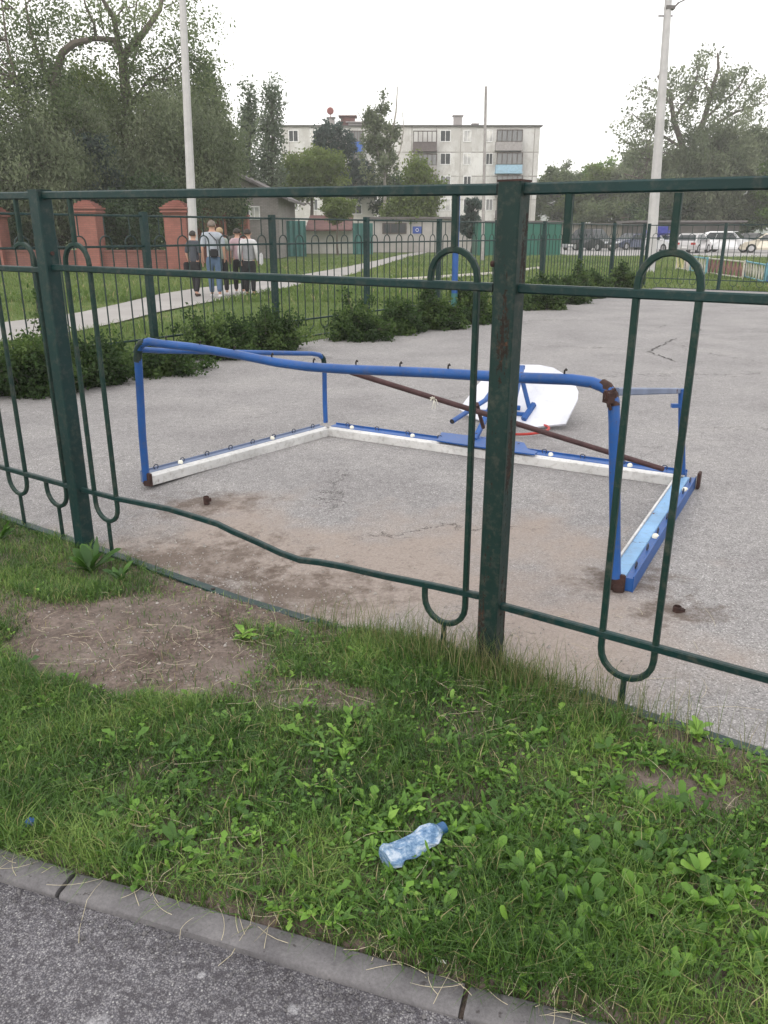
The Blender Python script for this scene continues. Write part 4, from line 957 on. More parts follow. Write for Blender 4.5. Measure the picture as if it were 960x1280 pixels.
tree('willow_tree', 'grey green drooping willow right behind the left brick pillars', gb(60, 39.5), [B(60, 215, 39.5, 55, 50, 100), B(20, 230, 39.5, 40, 45, 60), B(95, 180, 41, 28, 45, 40)], M['lf_grey'], .085, 300, (.5, .5, .75), .22, seed=3, aspect=3.4, droop=1.2)
tree('fir_tree', 'small dark fir between the left trees', gb(116, 40.5), [B(116, 235, 40.5, 24, 34, 60), B(116, 195, 40.5, 13, 26, 26)], M['lf_blue'], .09, 200, (.35, .35, .22), .14, seed=4, aspect=2.5)
tree('willow_tree', 'grey willow on both sides of the left lamp pole', gb(225, 43), [B(222, 205, 43, 42, 62, 120), B(190, 235, 43, 40, 40, 60), B(262, 200, 45, 30, 60, 70)], M['lf_grey'], .09, 280, (.55, .55, .75), .22, seed=5, aspect=3.2, droop=1.1)
tree('maple_tree', 'young yellow green maple between the two left trunks', gb(110, 48), [B(105, 120, 48, 32, 30, 44), B(125, 150, 48, 30, 35, 40)], M['lf_yg'], .14, 150, (.55, .55, .5), .16, seed=6)
tree('elm_tree', 'slim elm behind the gabled grey house', gb(285, 58), [B(280, 190, 58, 16, 40, 50), B(262, 125, 58, 13, 36, 26), B(290, 215, 58, 12, 24, 26)], M['lf_elm'], .13, 170, (.6, .6, .6), .2, seed=7)
for q, (px, pz, rx, ry, Yq, lab) in enumerate([(25, 285, 38, 26, 40.2, 'dark bush behind the brick wall at the left edge'), (66, 262, 36, 42, 41.5, 'tall dark bush behind the brick wall left of the second pillar'), (160, 285, 45, 36, 39.6, 'wide dark bush behind the brick wall between the pillars'), (190, 262, 36, 32, 41, 'dark bush left of the big pillar beside the pole'), (275, 262, 24, 22, 48, 'dark bush between the small gate pillars and the grey house'), (130, 250, 34, 36, 42.5, 'dark bush below the small fir')]):
    tree('bush', lab, gb(px, Yq), [B(px, pz, Yq, rx, ry, 120)], M['lf_dark'], .11, 170, (.42, .42, .36), .05, seed=20 + q, group='dark bushes behind the brick fence', cat='bush')
for q, (px, pt, w_, Yq, lab) in enumerate([(311, 112, 11, 68, 'slender poplar on the left of the pair beside the apartment block'), (339, 106, 13, 66, 'slender poplar on the right of the pair, nearest the block corner')]):
    tree('poplar_tree', lab, gb(px, Yq), [B(px, pt + 28, Yq, w_ * .7, 26, 22), B(px, pt + 85, Yq, w_, 45, 40), B(px, pt + 130, Yq, w_ * 1.1, 35, 30)], M['lf_pop'], .15, 95, (.5, .5, .7), .18, at(px, pt + 15, Yq), seed=30 + q, group='poplars by the apartment block')
tree('maple_tree', 'round yellow green tree before the left half of the block', gb(392, 74), [B(388, 218, 74, 30, 22, 80), B(404, 204, 74, 18, 13, 30), B(372, 232, 74, 16, 20, 30)], M['lf_yg'], .17, 150, (.55, .55, .5), .2, seed=34)
tree('birch_tree', 'dark drooping birch under the red rooftop dish', gb(425, 82), [B(412, 182, 82, 11, 24, 30), B(430, 205, 82, 14, 34, 46), B(452, 224, 82, 15, 22, 36), B(400, 178, 82, 7, 12, 10)], M['lf_blue'], .17, 130, (.3, .3, .6), .2, seed=35, bark='bark_pale')
tree('poplar_tree', 'grey half-bare poplar with white limbs in front of the block', gb(480, 78), [B(462, 160, 78, 7, 24, 20), B(476, 158, 78, 9, 32, 26), B(474, 205, 78, 18, 28, 30), B(492, 180, 78, 9, 26, 10)], M['lf_grey'], .14, 85, (.3, .3, .45), .2, at(482, 200, 78), seed=36, bark='bark_pale', group='poplars by the apartment block', limbs=[
    (L_([(482, 210, 0), (488, 180, 0), (495, 140, 0), (497, 108, 0)], 78), .13, .04), (L_([(482, 215, 0), (470, 185, 0), (458, 160, 0), (447, 140, 0)], 78), .1, .03), (L_([(484, 205, 0), (474, 170, .5), (478, 140, .5), (476, 125, .5)], 78), .08, .03), (L_([(486, 215, 0), (500, 190, 0), (505, 160, 0), (503, 140, 0)], 78), .07, .03), (L_([(483, 220, 0), (462, 205, 0), (452, 185, 0)], 78), .07, .03)])
tree('maple_tree', 'leafy green tree low in front of the middle of the block', gb(528, 72), [B(508, 266, 72, 26, 18, 60), B(530, 248, 72, 20, 24, 56), B(524, 216, 72, 13, 14, 20)], M['lf_yg'], .16, 150, (.5, .5, .5), .18, seed=37)
tree('maple_tree', 'dark shrubby tree behind the white annex', gb(500, 84), [B(495, 250, 84, 24, 26, 50)], M['lf_dark'], .17, 150, (.5, .5, .5), .16, seed=38)
tree('cherry_tree', 'small young tree before the white annex wall', gb(422, 62), [B(421, 262, 62, 15, 13, 50)], M['lf_yg'], .12, 110, (.3, .3, .22), .08, seed=39)
tree('spruce_tree', 'small spruce before the block, left of the rusty post', gb(590, 64), [B(588, 282, 64, 14, 10, 26), B(590, 262, 64, 8, 14, 20)], M['lf_blue'], .11, 120, (.22, .22, .15), .1, seed=41, aspect=2.6)
# right side
Y3 = 92
tree('elm_tree', 'big half-bare elm with spreading limbs behind the right lamp pole', gb(856, Y3),
     [B(835, 125, Y3, 42, 30, 46), B(880, 105, Y3, 38, 32, 46), B(920, 115, Y3, 32, 26, 34), B(800, 170, Y3, 26, 34, 46), B(870, 165, Y3, 50, 26, 22), B(945, 130, Y3, 20, 18, 14)],
     M['lf_grey'], .11, 46, (.75, .75, .5), .4, at(858, 205, Y3), seed=8, limbs=[
     (L_([(858, 205, 0), (852, 180, 0), (842, 150, 0), (838, 120, 0), (822, 95, 0)], Y3), 0.408, 0.108), (L_([(858, 205, 0), (868, 178, 0), (880, 150, .5), (888, 120, .5), (898, 85, .5), (897, 66, .5)], Y3), 0.442, 0.090),
     (L_([(842, 150, 0), (855, 130, 0), (868, 112, 0), (872, 88, 0)], Y3), 0.170, 0.054), (L_([(868, 178, 0), (895, 155, 0), (920, 140, 0), (950, 130, 0)], Y3), 0.221, 0.072), (L_([(880, 150, .5), (903, 128, 0), (922, 112, 0), (935, 90, 0)], Y3), 0.153, 0.054), (L_([(852, 185, 0), (832, 172, 0), (812, 160, 0), (790, 142, 0)], Y3), 0.170, 0.054), (L_([(838, 130, 0), (828, 118, 0), (812, 112, 0), (798, 108, 0)], Y3), 0.102, 0.036), (L_([(850, 200, 0), (830, 190, 0), (812, 200, 0)], Y3), 0.102, 0.036), (L_([(888, 120, 0), (880, 100, 0), (884, 82, 0)], Y3), 0.085, 0.036)])
tree('willow_tree', 'broad grey willow on the right in front of the half-bare elm', gb(900, 88), [B(900, 205, 88, 48, 42, 150), B(925, 195, 89, 36, 28, 66), B(870, 245, 88, 36, 28, 70), B(935, 245, 88, 36, 30, 60)], M['lf_grey'], .10, 240, (.6, .6, .8), .3, seed=9, aspect=3.2, droop=1.1)
tree('maple_tree', 'bright green tree cut by the right edge of the photo', gb(968, 86), [B(972, 235, 86, 28, 44, 110)], M['lf_bright'], .13, 170, (.45, .45, .4), .2, seed=10)
tree('willow_tree', 'grey green tree directly left of the right lamp pole', gb(800, 112), [B(795, 235, 112, 36, 36, 110), B(830, 240, 95, 30, 34, 70)], M['lf_grey'], .12, 200, (.65, .65, .65), .22, seed=12)
tree('maple_tree', 'light green tree midway between the block and the right lamp pole', gb(750, 114), [B(748, 245, 114, 34, 30, 100), B(722, 255, 114, 20, 20, 40)], M['lf_yg'], .15, 170, (.6, .6, .55), .22, seed=13)
tree('elm_tree', 'green tree just right of the apartment block corner', gb(696, 116), [B(695, 248, 116, 28, 26, 80), B(708, 235, 116, 18, 16, 30)], M['lf_elm'], .17, 150, (.6, .6, .55), .2, seed=14)
tree('birch_tree', 'thin pale birch beyond the block corner', gb(712, 125), [B(706, 222, 125, 22, 12, 26)], M['lf_grey'], .17, 90, (.6, .6, .5), .12, seed=15, bark='bark_pale')
tree('maple_tree', 'low bright tree on the skyline right of the block', gb(760, 130), [B(760, 222, 130, 30, 14, 60), B(790, 218, 130, 16, 12, 30)], M['lf_bright'], .2, 140, (.6, .6, .5), .15, seed=16)
for q, (px, pz, rx, ry, Yq, lab) in enumerate([(842, 270, 48, 20, 90, 'dark bush mass behind the parked cars left of the white car'), (925, 268, 50, 22, 90, 'dark bush mass behind the parked white car'), (770, 268, 40, 14, 110, 'low bush behind the garage roofs')]):
    tree('bush', lab, gb(px, Yq), [B(px, pz, Yq, rx, ry, 90)], M['lf_dark'] if q < 2 else M['lf_elm'], .18, 150, (.6, .6, .5), .06, seed=60 + q, group='bushes behind the car park', cat='bush')

# ------------------------------------------------------------------ BRICK FENCE
def pillar(m, mc, cx, Yq, wpx, ytop):
    s_ = mpp(Yq); w_ = wpx * s_ * .88; top = at(cx, ytop, Yq)[2]; c = at(cx, 300, Yq); c = np.array([c[0], Yq, 0]); h = top - w_ * .62
    m.box(c + up * h / 2, (w_, w_, h))
    z = h
    for f, t_ in ((1.08, .07), (1.24, .09), (1.16, .05), (1.28, .09), (1.02, .09), (.84, .08), (.6, .07), (.34, .05)): mc.box(c + up * (z + t_ * w_ / 2 * 1.0 + .002), (w_ * f, w_ * f, t_ * w_)); z += t_ * w_ + .002
    return c, w_, h
brick = thing('brick_fence', 'red brick fence with three thick capped pillars and low wall', 'fence', at(113, 338, 37) * np.array([1, 1, 0]))
pc = []
for cx, ytop in ((-7, 255), (113, 250), (224, 250)):
    m, mc = MB(), MB(); c, w_, h = pillar(m, mc, cx, 37, 28, ytop); o = m.build('pillar', M['brick'], brick); mc.build('pillar_cap', M['brick'], o, bevel=.02); pc.append((c, w_))
for (a1, w1), (b1, w2) in zip(pc[:-1], pc[1:]):
    L_w = (b1[0] - w2 / 2) - (a1[0] + w1 / 2); m = MB(); m.box(((a1[0] + b1[0]) / 2, 37, .39), (L_w - .006, .38, .78)); m.box(((a1[0] + b1[0]) / 2, 37, .82), (L_w - .01, .46, .07)); m.build('low_wall', M['brick_dirty'], brick)
m = MB(); a1 = pc[0][0]; m.box((a1[0] - 4.2, 37, .39), (7, .38, .78)); m.build('low_wall', M['brick_dirty'], brick)
for cx, ytop, Yq, wd, lab in ((256.5, 258, 45, 17, 'smaller red brick gate pillar right behind the lamp pole'), (275, 261, 47, 16, 'smaller red brick gate pillar further right, above the walkers')):
    base = at(cx, 300, Yq) * np.array([1, 1, 0]); t = thing('brick_pillar', lab, 'pillar', base, 0, 'small brick gate pillars'); m, mc = MB(), MB(); pillar(m, mc, cx, Yq, wd, ytop); m.build('shaft', M['brick'], t); mc.build('cap', M['brick'], t, bevel=.02)
q = at(303, 271, 50); m = MB(); m.box((q[0], 50, q[2] / 2), (.7, .7, q[2])); m.box((q[0], 50, q[2] + .06), (.8, .8, .1)); tag(m.build('brick_stub', M['brick']), 'short dark red brick stub below the grey house window', 'pillar')

# ------------------------------------------------------------------ GREY GABLED HOUSE
Yh = 54; hx0 = at(205, 260, Yh)[0]; hx1 = at(348, 260, Yh)[0]; pk = at(262, 203, Yh); ev = at(350, 244, Yh)[2]
hb = thing('gabled_house', 'grey block house with a dark gabled roof behind the walkers', 'house', ((hx0 + hx1) / 2, Yh + 5, 0))
m = MB(); m.prism([(hx0, Yh + 5, 0), (hx1, Yh + 5, 0), (hx1, Yh + 5, ev), (pk[0], Yh + 5, pk[2] - .2), (hx0, Yh + 5, ev)], (0, 1, 0), 10); wl = m.build('wall', M['shingle'], hb)
m = MB()
for sx, x1 in ((1, hx1), (-1, hx0)):
    e = np.array([x1 + sx * .7, 0, ev - .35]); p_ = np.array([pk[0], 0, pk[2] + .02])
    m.prism([(p_[0], Yh + 5, p_[2]), (e[0], Yh + 5, e[2]), (e[0], Yh + 5, e[2] + .16), (p_[0], Yh + 5, p_[2] + .18)], (0, 1, 0), 11)
m.build('roof', M['slate'], hb)
def window(par, c, w_, h_, y, glass='glass', frame='wframe', mull=1, name='window'):
    m = MB(); t_ = min(.09, w_ * .1)
    m.box((c[0] - w_ / 2 + t_ / 2, y - .03, c[1]), (t_, .06, h_)); m.box((c[0] + w_ / 2 - t_ / 2, y - .03, c[1]), (t_, .06, h_)); iw = w_ - 2 * t_ - .004
    m.box((c[0], y - .03, c[1] + h_ / 2 - t_ / 2), (iw, .06, t_)); m.box((c[0], y - .03, c[1] - h_ / 2 + t_ / 2), (iw, .06, t_))
    for k in range(mull): m.box((c[0] + iw * ((k + 1) / (mull + 1) - .5), y - .032, c[1]), (t_ * .7, .05, h_ - 2 * t_ - .004))
    f = m.build(name, M[frame], par); m = MB(); m.box((c[0], y - .009, c[1]), (w_ - .03, .012, h_ - .03)); m.build('pane', M[glass], f); return f
q = at(303, 265.5, Yh); window(hb, (q[0], q[2]), 1.1, .9, Yh, 'glass'); q = at(318, 266, Yh); window(hb, (q[0], q[2]), .7, .8, Yh, 'curtain')

# ------------------------------------------------------------------ APARTMENT BLOCK
YB_ = 104.; bx0 = at(352, 200, YB_)[0]; bx1 = at(673, 200, YB_)[0]; roofz = at(500, 158, YB_)[2]
ab = thing('apartment_block', 'weathered pale five-storey panel block with balconies behind the trees', 'building', ((bx0 + bx1) / 2, YB_ + 6, 0))
m = MB(); m.box(((bx0 + bx1) / 2, YB_ + 6, roofz / 2), (bx1 - bx0, 12, roofz)); m.build('wall', M['panel'], ab)
m = MB(); m.box(((bx0 + bx1) / 2, YB_ + 6, roofz + .07), (bx1 - bx0 + .5, 12.5, .12)); m.build('roof', M['tar'], ab)
ST = 29.0
def W_(x0, x1, y0, y1, glass='glass', frame='wframe', mull=1):
    a_ = at(x0, y0, YB_); b_ = at(x1, y1, YB_); window(ab, ((a_[0] + b_[0]) / 2, (a_[2] + b_[2]) / 2), b_[0] - a_[0], a_[2] - b_[2], YB_, glass, frame, mull)
for r_ in range(5):
    o_ = r_ * 28.6
    for x0, x1, gl in ((361, 372.5, 'glass'), (388, 397, 'curtain'), (420, 430, 'curtain'), (465, 475, 'glass'), (551, 562.5, 'curtain'), (580, 588, 'glass'), (608, 615, 'glass')):
        if r_ == 2 and x0 == 608: continue
        W_(x0 - .8, x1 + .8, 162.5 + o_, 177.5 + o_, ('curtain', 'glass', 'halfglass', 'curtain', 'glass')[(r_ * 3 + int(x0)) % 5])
    for x0, x1 in ((658, 665),):
        pass
for r_ in range(4):                                 # blind stained panels between floors
    pass
def balcony(x0, x1, y0, ymid, y1, mat, frame='bframe', glazed=True, label=None):
    a_ = at(x0, y0, YB_ - 1); b_ = at(x1, y1, YB_ - 1); mid = at(x0, ymid, YB_ - 1)[2]; cx = (a_[0] + b_[0]) / 2; w_ = b_[0] - a_[0]
    m = MB(); m.box((cx, YB_ - .55, b_[2] - .08), (w_ + .1, 1.08, .14)); m.box((cx, YB_ - 1.05, (mid + b_[2]) / 2 + .0), (w_, .06, mid - b_[2]))
    for s_ in (-1, 1): m.box((cx + s_ * (w_ / 2 - .03), YB_ - .52, (mid + b_[2]) / 2), (.06, 1.0, mid - b_[2]))
    o = m.build('balcony', M[mat], ab)
    if label: o['label'] = label
    m = MB(); n = 5; H_ = a_[2] - mid
    for k in range(n + 1): m.box((cx - w_ / 2 + .05 + (w_ - .1) * k / n, YB_ - 1.06, (a_[2] + mid) / 2), (.09, .09, H_ - .1))
    m.box((cx, YB_ - 1.06, a_[2]), (w_, .11, .1)); m.box((cx, YB_ - 1.06, mid + .03), (w_, .11, .06)); m.build('balcony_frame', M[frame], o)
    if glazed: m = MB(); m.box((cx, YB_ - 1.03, (a_[2] + mid) / 2), (w_ - .12, .02, H_ - .12)); m.build('balcony_glass', M['halfglass'], o)
for r_, mt in enumerate(('balc_grey', 'balc_blue', 'balc_grey', 'balc_dark', 'balc_grey')): balcony(621, 652.5, 162.5 + r_ * 28.6, 177 + r_ * 28.6, 186.5 + r_ * 28.6, mt, label='light blue panelled balcony' if r_ == 1 else None)
for r_, mt in enumerate(('balc_dark', 'balc_grey', 'balc_grey', 'balc_grey')): balcony(516.5, 546, 164 + r_ * 28.6, 178 + r_ * 28.6, 187.5 + r_ * 28.6, mt, glazed=r_ != 0)
for r_, mt in enumerate(('tarp_blue', 'balc_grey', 'balc_dark')): balcony(436, 454, 164 + r_ * 28.6, 177 + r_ * 28.6, 188 + r_ * 28.6, mt, label='bright blue balcony front' if r_ == 0 else None)
for x0, w_, h_, mt in ((572, 1.0, 1.3, 'balc_grey'), (435, 1.7, 1.2, 'redroof'), (594, .7, .4, 'balc_grey'), (414, .8, 1.1, 'greywall'), (446, 2.0, .5, 'balc_grey')):
    q = at(x0, 155, YB_ + 4); m = MB(); m.box((q[0], YB_ + 4, roofz + .23 + h_ / 2), (w_, w_, h_)); m.box((q[0], YB_ + 4, roofz + .23 + h_ + .07), (w_ * 1.3, w_ * 1.3, .12)); m.build('chimney', M[mt], ab)
q = at(413, 139, YB_ + 3); m = MB(); m.lathe((0, 0, 0), [(.02, -.05), (.3, -.03), (.4, .05), (.42, .07)], 18)
for k in range(len(m.v)): x_, y_, z_ = m.v[k]; m.v[k] = (q[0] + x_, q[1] - .3 + z_, q[2] + y_)
m.tube([(q[0], q[1], roofz + 1.3), (q[0], q[1], q[2])], .05, 6); m.build('roof_dish', m_simple('faded red dish', (.22, .07, .065), .8), ab)

# small buildings in front of the block
def annex(name, label, px0, px1, ytop, Yq, mat, depth=6, roof=None, cat='building', over=.3, extra=None):
    a_ = at(px0, ytop, Yq); b_ = at(px1, ytop, Yq); cx = (a_[0] + b_[0]) / 2; w_ = b_[0] - a_[0]; t = thing(name, label, cat, (cx, Yq + depth / 2, 0))
    m = MB(); m.box((cx, Yq + depth / 2, a_[2] / 2), (w_, depth, a_[2])); m.build('wall', M[mat], t)
    m = MB(); m.box((cx, Yq + depth / 2, a_[2] + .09), (w_ + over * 2, depth + over * 2, .17)); m.build('roof', M[roof or 'tar'], t); return t
t = annex('white_annex', 'low whitewashed annex in front of the apartment block', 403, 467, 247, 84, 'whitewall')
q = at(445, 262, 84); window(t, (q[0], q[2]), 1.2, .9, 84, 'glass')
t = annex('transformer_house', 'long pale grey service building with a dark window and blue sign', 466, 592, 274, 70, 'greywall', roof='slate')
q = at(493, 285.5, 70); window(t, (q[0], q[2]), 2.0, .85, 70, 'glass', 'bframe', 2)
q = at(521.5, 287.5, 70); m = MB(); m.box((q[0], 69.97, q[2]), (.75, .03, .55)); sg = m.build('sign', M['sign_blue'], t); m = MB(); m.tube([(q[0] + .12 * math.cos(R(a_)), 69.945, q[2] + .12 * math.sin(R(a_))) for a_ in range(0, 360, 30)], .02, 5, closed=True); m.build('sign_mark', M['wframe'], sg)
t = annex('shed', 'low shed with a brown red roof left of the service building', 381, 440, 288, 66, 'whitewall', 4, 'redroof')
a_ = at(382, 273, 66); b_ = at(440, 273, 66); m = MB(); m.prism([(a_[0], 64.8, at(0, 287, 66)[2] + .1), (a_[0], 70.3, a_[2] + .2), (a_[0], 70.3, a_[2]), (a_[0], 64.8, at(0, 287, 66)[2])], (1, 0, 0), .01)
m = MB(); zl = at(0, 287, 66)[2]; zt = a_[2]; m.add([(a_[0], 65, zl), (b_[0], 65, zl), (b_[0], 70, zt + .3), (a_[0], 70, zt + .3), (a_[0], 65, zl - .1), (b_[0], 65, zl - .1), (b_[0], 70, zt + .2), (a_[0], 70, zt + .2)], [(0, 1, 2, 3), (4, 5, 6, 7), (0, 1, 5, 4), (2, 3, 7, 6), (0, 3, 7, 4), (1, 2, 6, 5)]); m.build('sloping_roof', M['redroof'], t)
def sheet_fence(label, px0, px1, ytop, Yq, mat):
    a_ = at(px0, ytop, Yq); b_ = at(px1, ytop, Yq); w_ = b_[0] - a_[0]; t = thing('sheet_fence', label, 'fence', (a_[0], Yq, 0)); n = int(w_ / .18); vs = []; 
    for k in range(n + 1):
        y_ = Yq + (.03 if k % 2 else -.03); x_ = a_[0] + w_ * k / n; vs += [(x_, y_, 0), (x_, y_, a_[2])]
    m = MB(); m.add(vs, [(2 * k, 2 * k + 2, 2 * k + 3, 2 * k + 1) for k in range(n)]); o = m.build('sheeting', M[mat], t); md = o.modifiers.new('thick', 'SOLIDIFY'); md.thickness = .01
    m = MB()
    for k in range(int(w_ / 2.5) + 1): m.box((a_[0] + k * 2.5, Yq + .08, a_[2] / 2 + .05), (.08, .08, a_[2] + .1))
    m.build('fence_posts', M['slate'], t)
sheet_fence('teal corrugated sheet fence beside the grey house', 308, 382, 276, 58, 'teal'); sheet_fence('teal corrugated sheet fence panel beside the white shed wall', 441, 466, 279, 64, 'teal')
# green container garage
t = thing('metal_garage', 'dark green sheet-metal garage between the rusty post and the car park', 'garage', (at(650, 300, 60)[0], 62, 0)); a_ = at(598, 278, 60); b_ = at(703, 278, 60); cx = (a_[0] + b_[0]) / 2; w_ = b_[0] - a_[0]
m = MB(); m.box((cx, 62, a_[2] / 2), (w_, 4, a_[2])); m.build('wall', M['gsheet'], t)
m = MB(); m.box((cx, 62, a_[2] + .06), (w_ + .2, 4.2, .1)); m.build('roof', M['slate'], t)
m = MB()
for k in range(1, 4): m.box((a_[0] + w_ * k / 4, 59.98, a_[2] / 2), (.07, .03, a_[2] - .1))
m.build('seam', M['green'], t)
t = annex('garage_row', 'long low beige garage row with a grey roof behind the dark cars', 700, 832, 281, 100, 'beigewall', 8, 'slate', over=.5)
t = annex('garage_row', 'dark low garage row under a grey roof behind the white car', 800, 925, 278, 82, 'darkwall', 6, 'slate', over=.5)

# ------------------------------------------------------------------ POLES
def pole(name, label, base, top, r0, r1, n=8, mat='concrete', cat='pole'):
    t = thing(name, label, cat, base); m = MB(); m.tube([base - up * .3, base + (top - base) * .5, top], [r0, (r0 + r1) / 2, r1], n); m.build('shaft', M[mat], t, smooth=n > 8); return t
Yp = 36.5; b_ = at(243, 338, Yp); b_[2] = 0; tp = at(228, 0, Yp); tp = b_ + (tp - b_) * 1.12
pole('lamp_pole', 'pale concrete pole on the left in front of the brick pillar', b_, tp, .21, .13)
b_ = G(812, 340); tp = at(835.5, 0, b_[1]); tp = b_ + (tp - b_) * 1.1; t = pole('lamp_pole', 'pale concrete pole on the right with a wire bracket near its top', b_, tp, .24, .13)
q = at(834, 8, b_[1]); m = MB(); m.tube([q, q + np.array([.3, 0, .0]), q + np.array([.42, 0, .12])], .04, 6); m.box(q + np.array([.1, 0, -.05]), (.35, .3, .12)); m.tube([at(831, 20, b_[1]) + np.array([-.25, 0, 0]), at(831, 20, b_[1]) + np.array([.3, 0, .0])], .03, 5); m.build('bracket', M['slate'], t)
m = MB(); w0 = q + np.array([.42, 0, .12]); m.tube([w0, w0 + np.array([1.2, .3, .55]), w0 + np.array([5, 1, 2.0])], .022, 5); m.build('wire', M['dark'], t)
b_ = G(603, 326); tp = at(607.5, 108, b_[1]); pole('metal_pole', 'thin grey metal pole before the apartment block', b_, tp, .1, .075, 10, 'balc_grey')

# ------------------------------------------------------------------ PAINTED PICKET PANELS
M['pk_w'] = m_simple('cream picket paint', (.48, .46, .40), .7); M['pk_c'] = m_simple('cyan picket paint', (.12, .30, .37), .7); M['pk_r'] = m_simple('dusty red board', (.24, .12, .11), .8); M['pk_b'] = m_simple('blue picket paint', (.05, .16, .55), .7); M['pk_p'] = m_simple('pinkish white paint', (.60, .50, .50), .7); M['pk_y'] = m_simple('yellow cream paint', (.58, .52, .25), .7)
for k, (x0, x1, yb0, yb1, h_, fm, sm_, lab) in enumerate([(829, 845, 335, 337, 14, 'pk_w', 'pk_y', 'cream and yellow picket panel nearest the right lamp pole'), (846, 860, 337, 340, 15, 'pk_w', 'pk_p', 'pinkish white picket panel second from the lamp pole'), (862, 882, 340, 344, 17, 'pk_c', 'pk_w', 'cyan and white picket panel left of the dusty red one'), (883.5, 928, 343, 350, 18, 'pk_w', 'pk_r', 'dusty red picket panel with a white frame'), (930, 955, 348, 355, 19, 'pk_c', 'pk_w', 'cyan zigzag picket panel right of the dusty red one'), (956, 985, 353, 360, 20, 'pk_b', 'pk_c', 'blue picket panel cut by the right edge of the photo')]):
    A_ = G(x0, yb0 - .5); B_ = G(x1, yb1 - .5); A_[1] = min(A_[1], 37); hh = h_ * mpp((A_[1] + B_[1]) / 2); t = thing('picket_panel', lab, 'fence panel', A_, 0, 'painted picket panels on the grass by the car park')
    d = B_ - A_; Lp = np.linalg.norm(d); d /= Lp; m = MB()
    for z in (.06, hh): m.rect([A_ + up * z, B_ + up * z], .07, .05, nrm=up)
    for e in (A_, B_): m.rect([e, e + up * (hh + .05)], .07, .07, nrm=(0, 1, 0))
    m.build('frame', M[fm], t); m = MB(); n = max(4, int(Lp / .22))
    for q in range(n):
        p0 = A_ + d * Lp * (q + .5) / n; sl = .10 * (1 if q % 2 else -1); m.rect([p0 - d * sl + up * .1, p0 + d * sl + up * (hh - .04)], .025, .14 if sm_ == 'pk_r' else .09, nrm=d)
    m.build('slats', M[sm_], t)

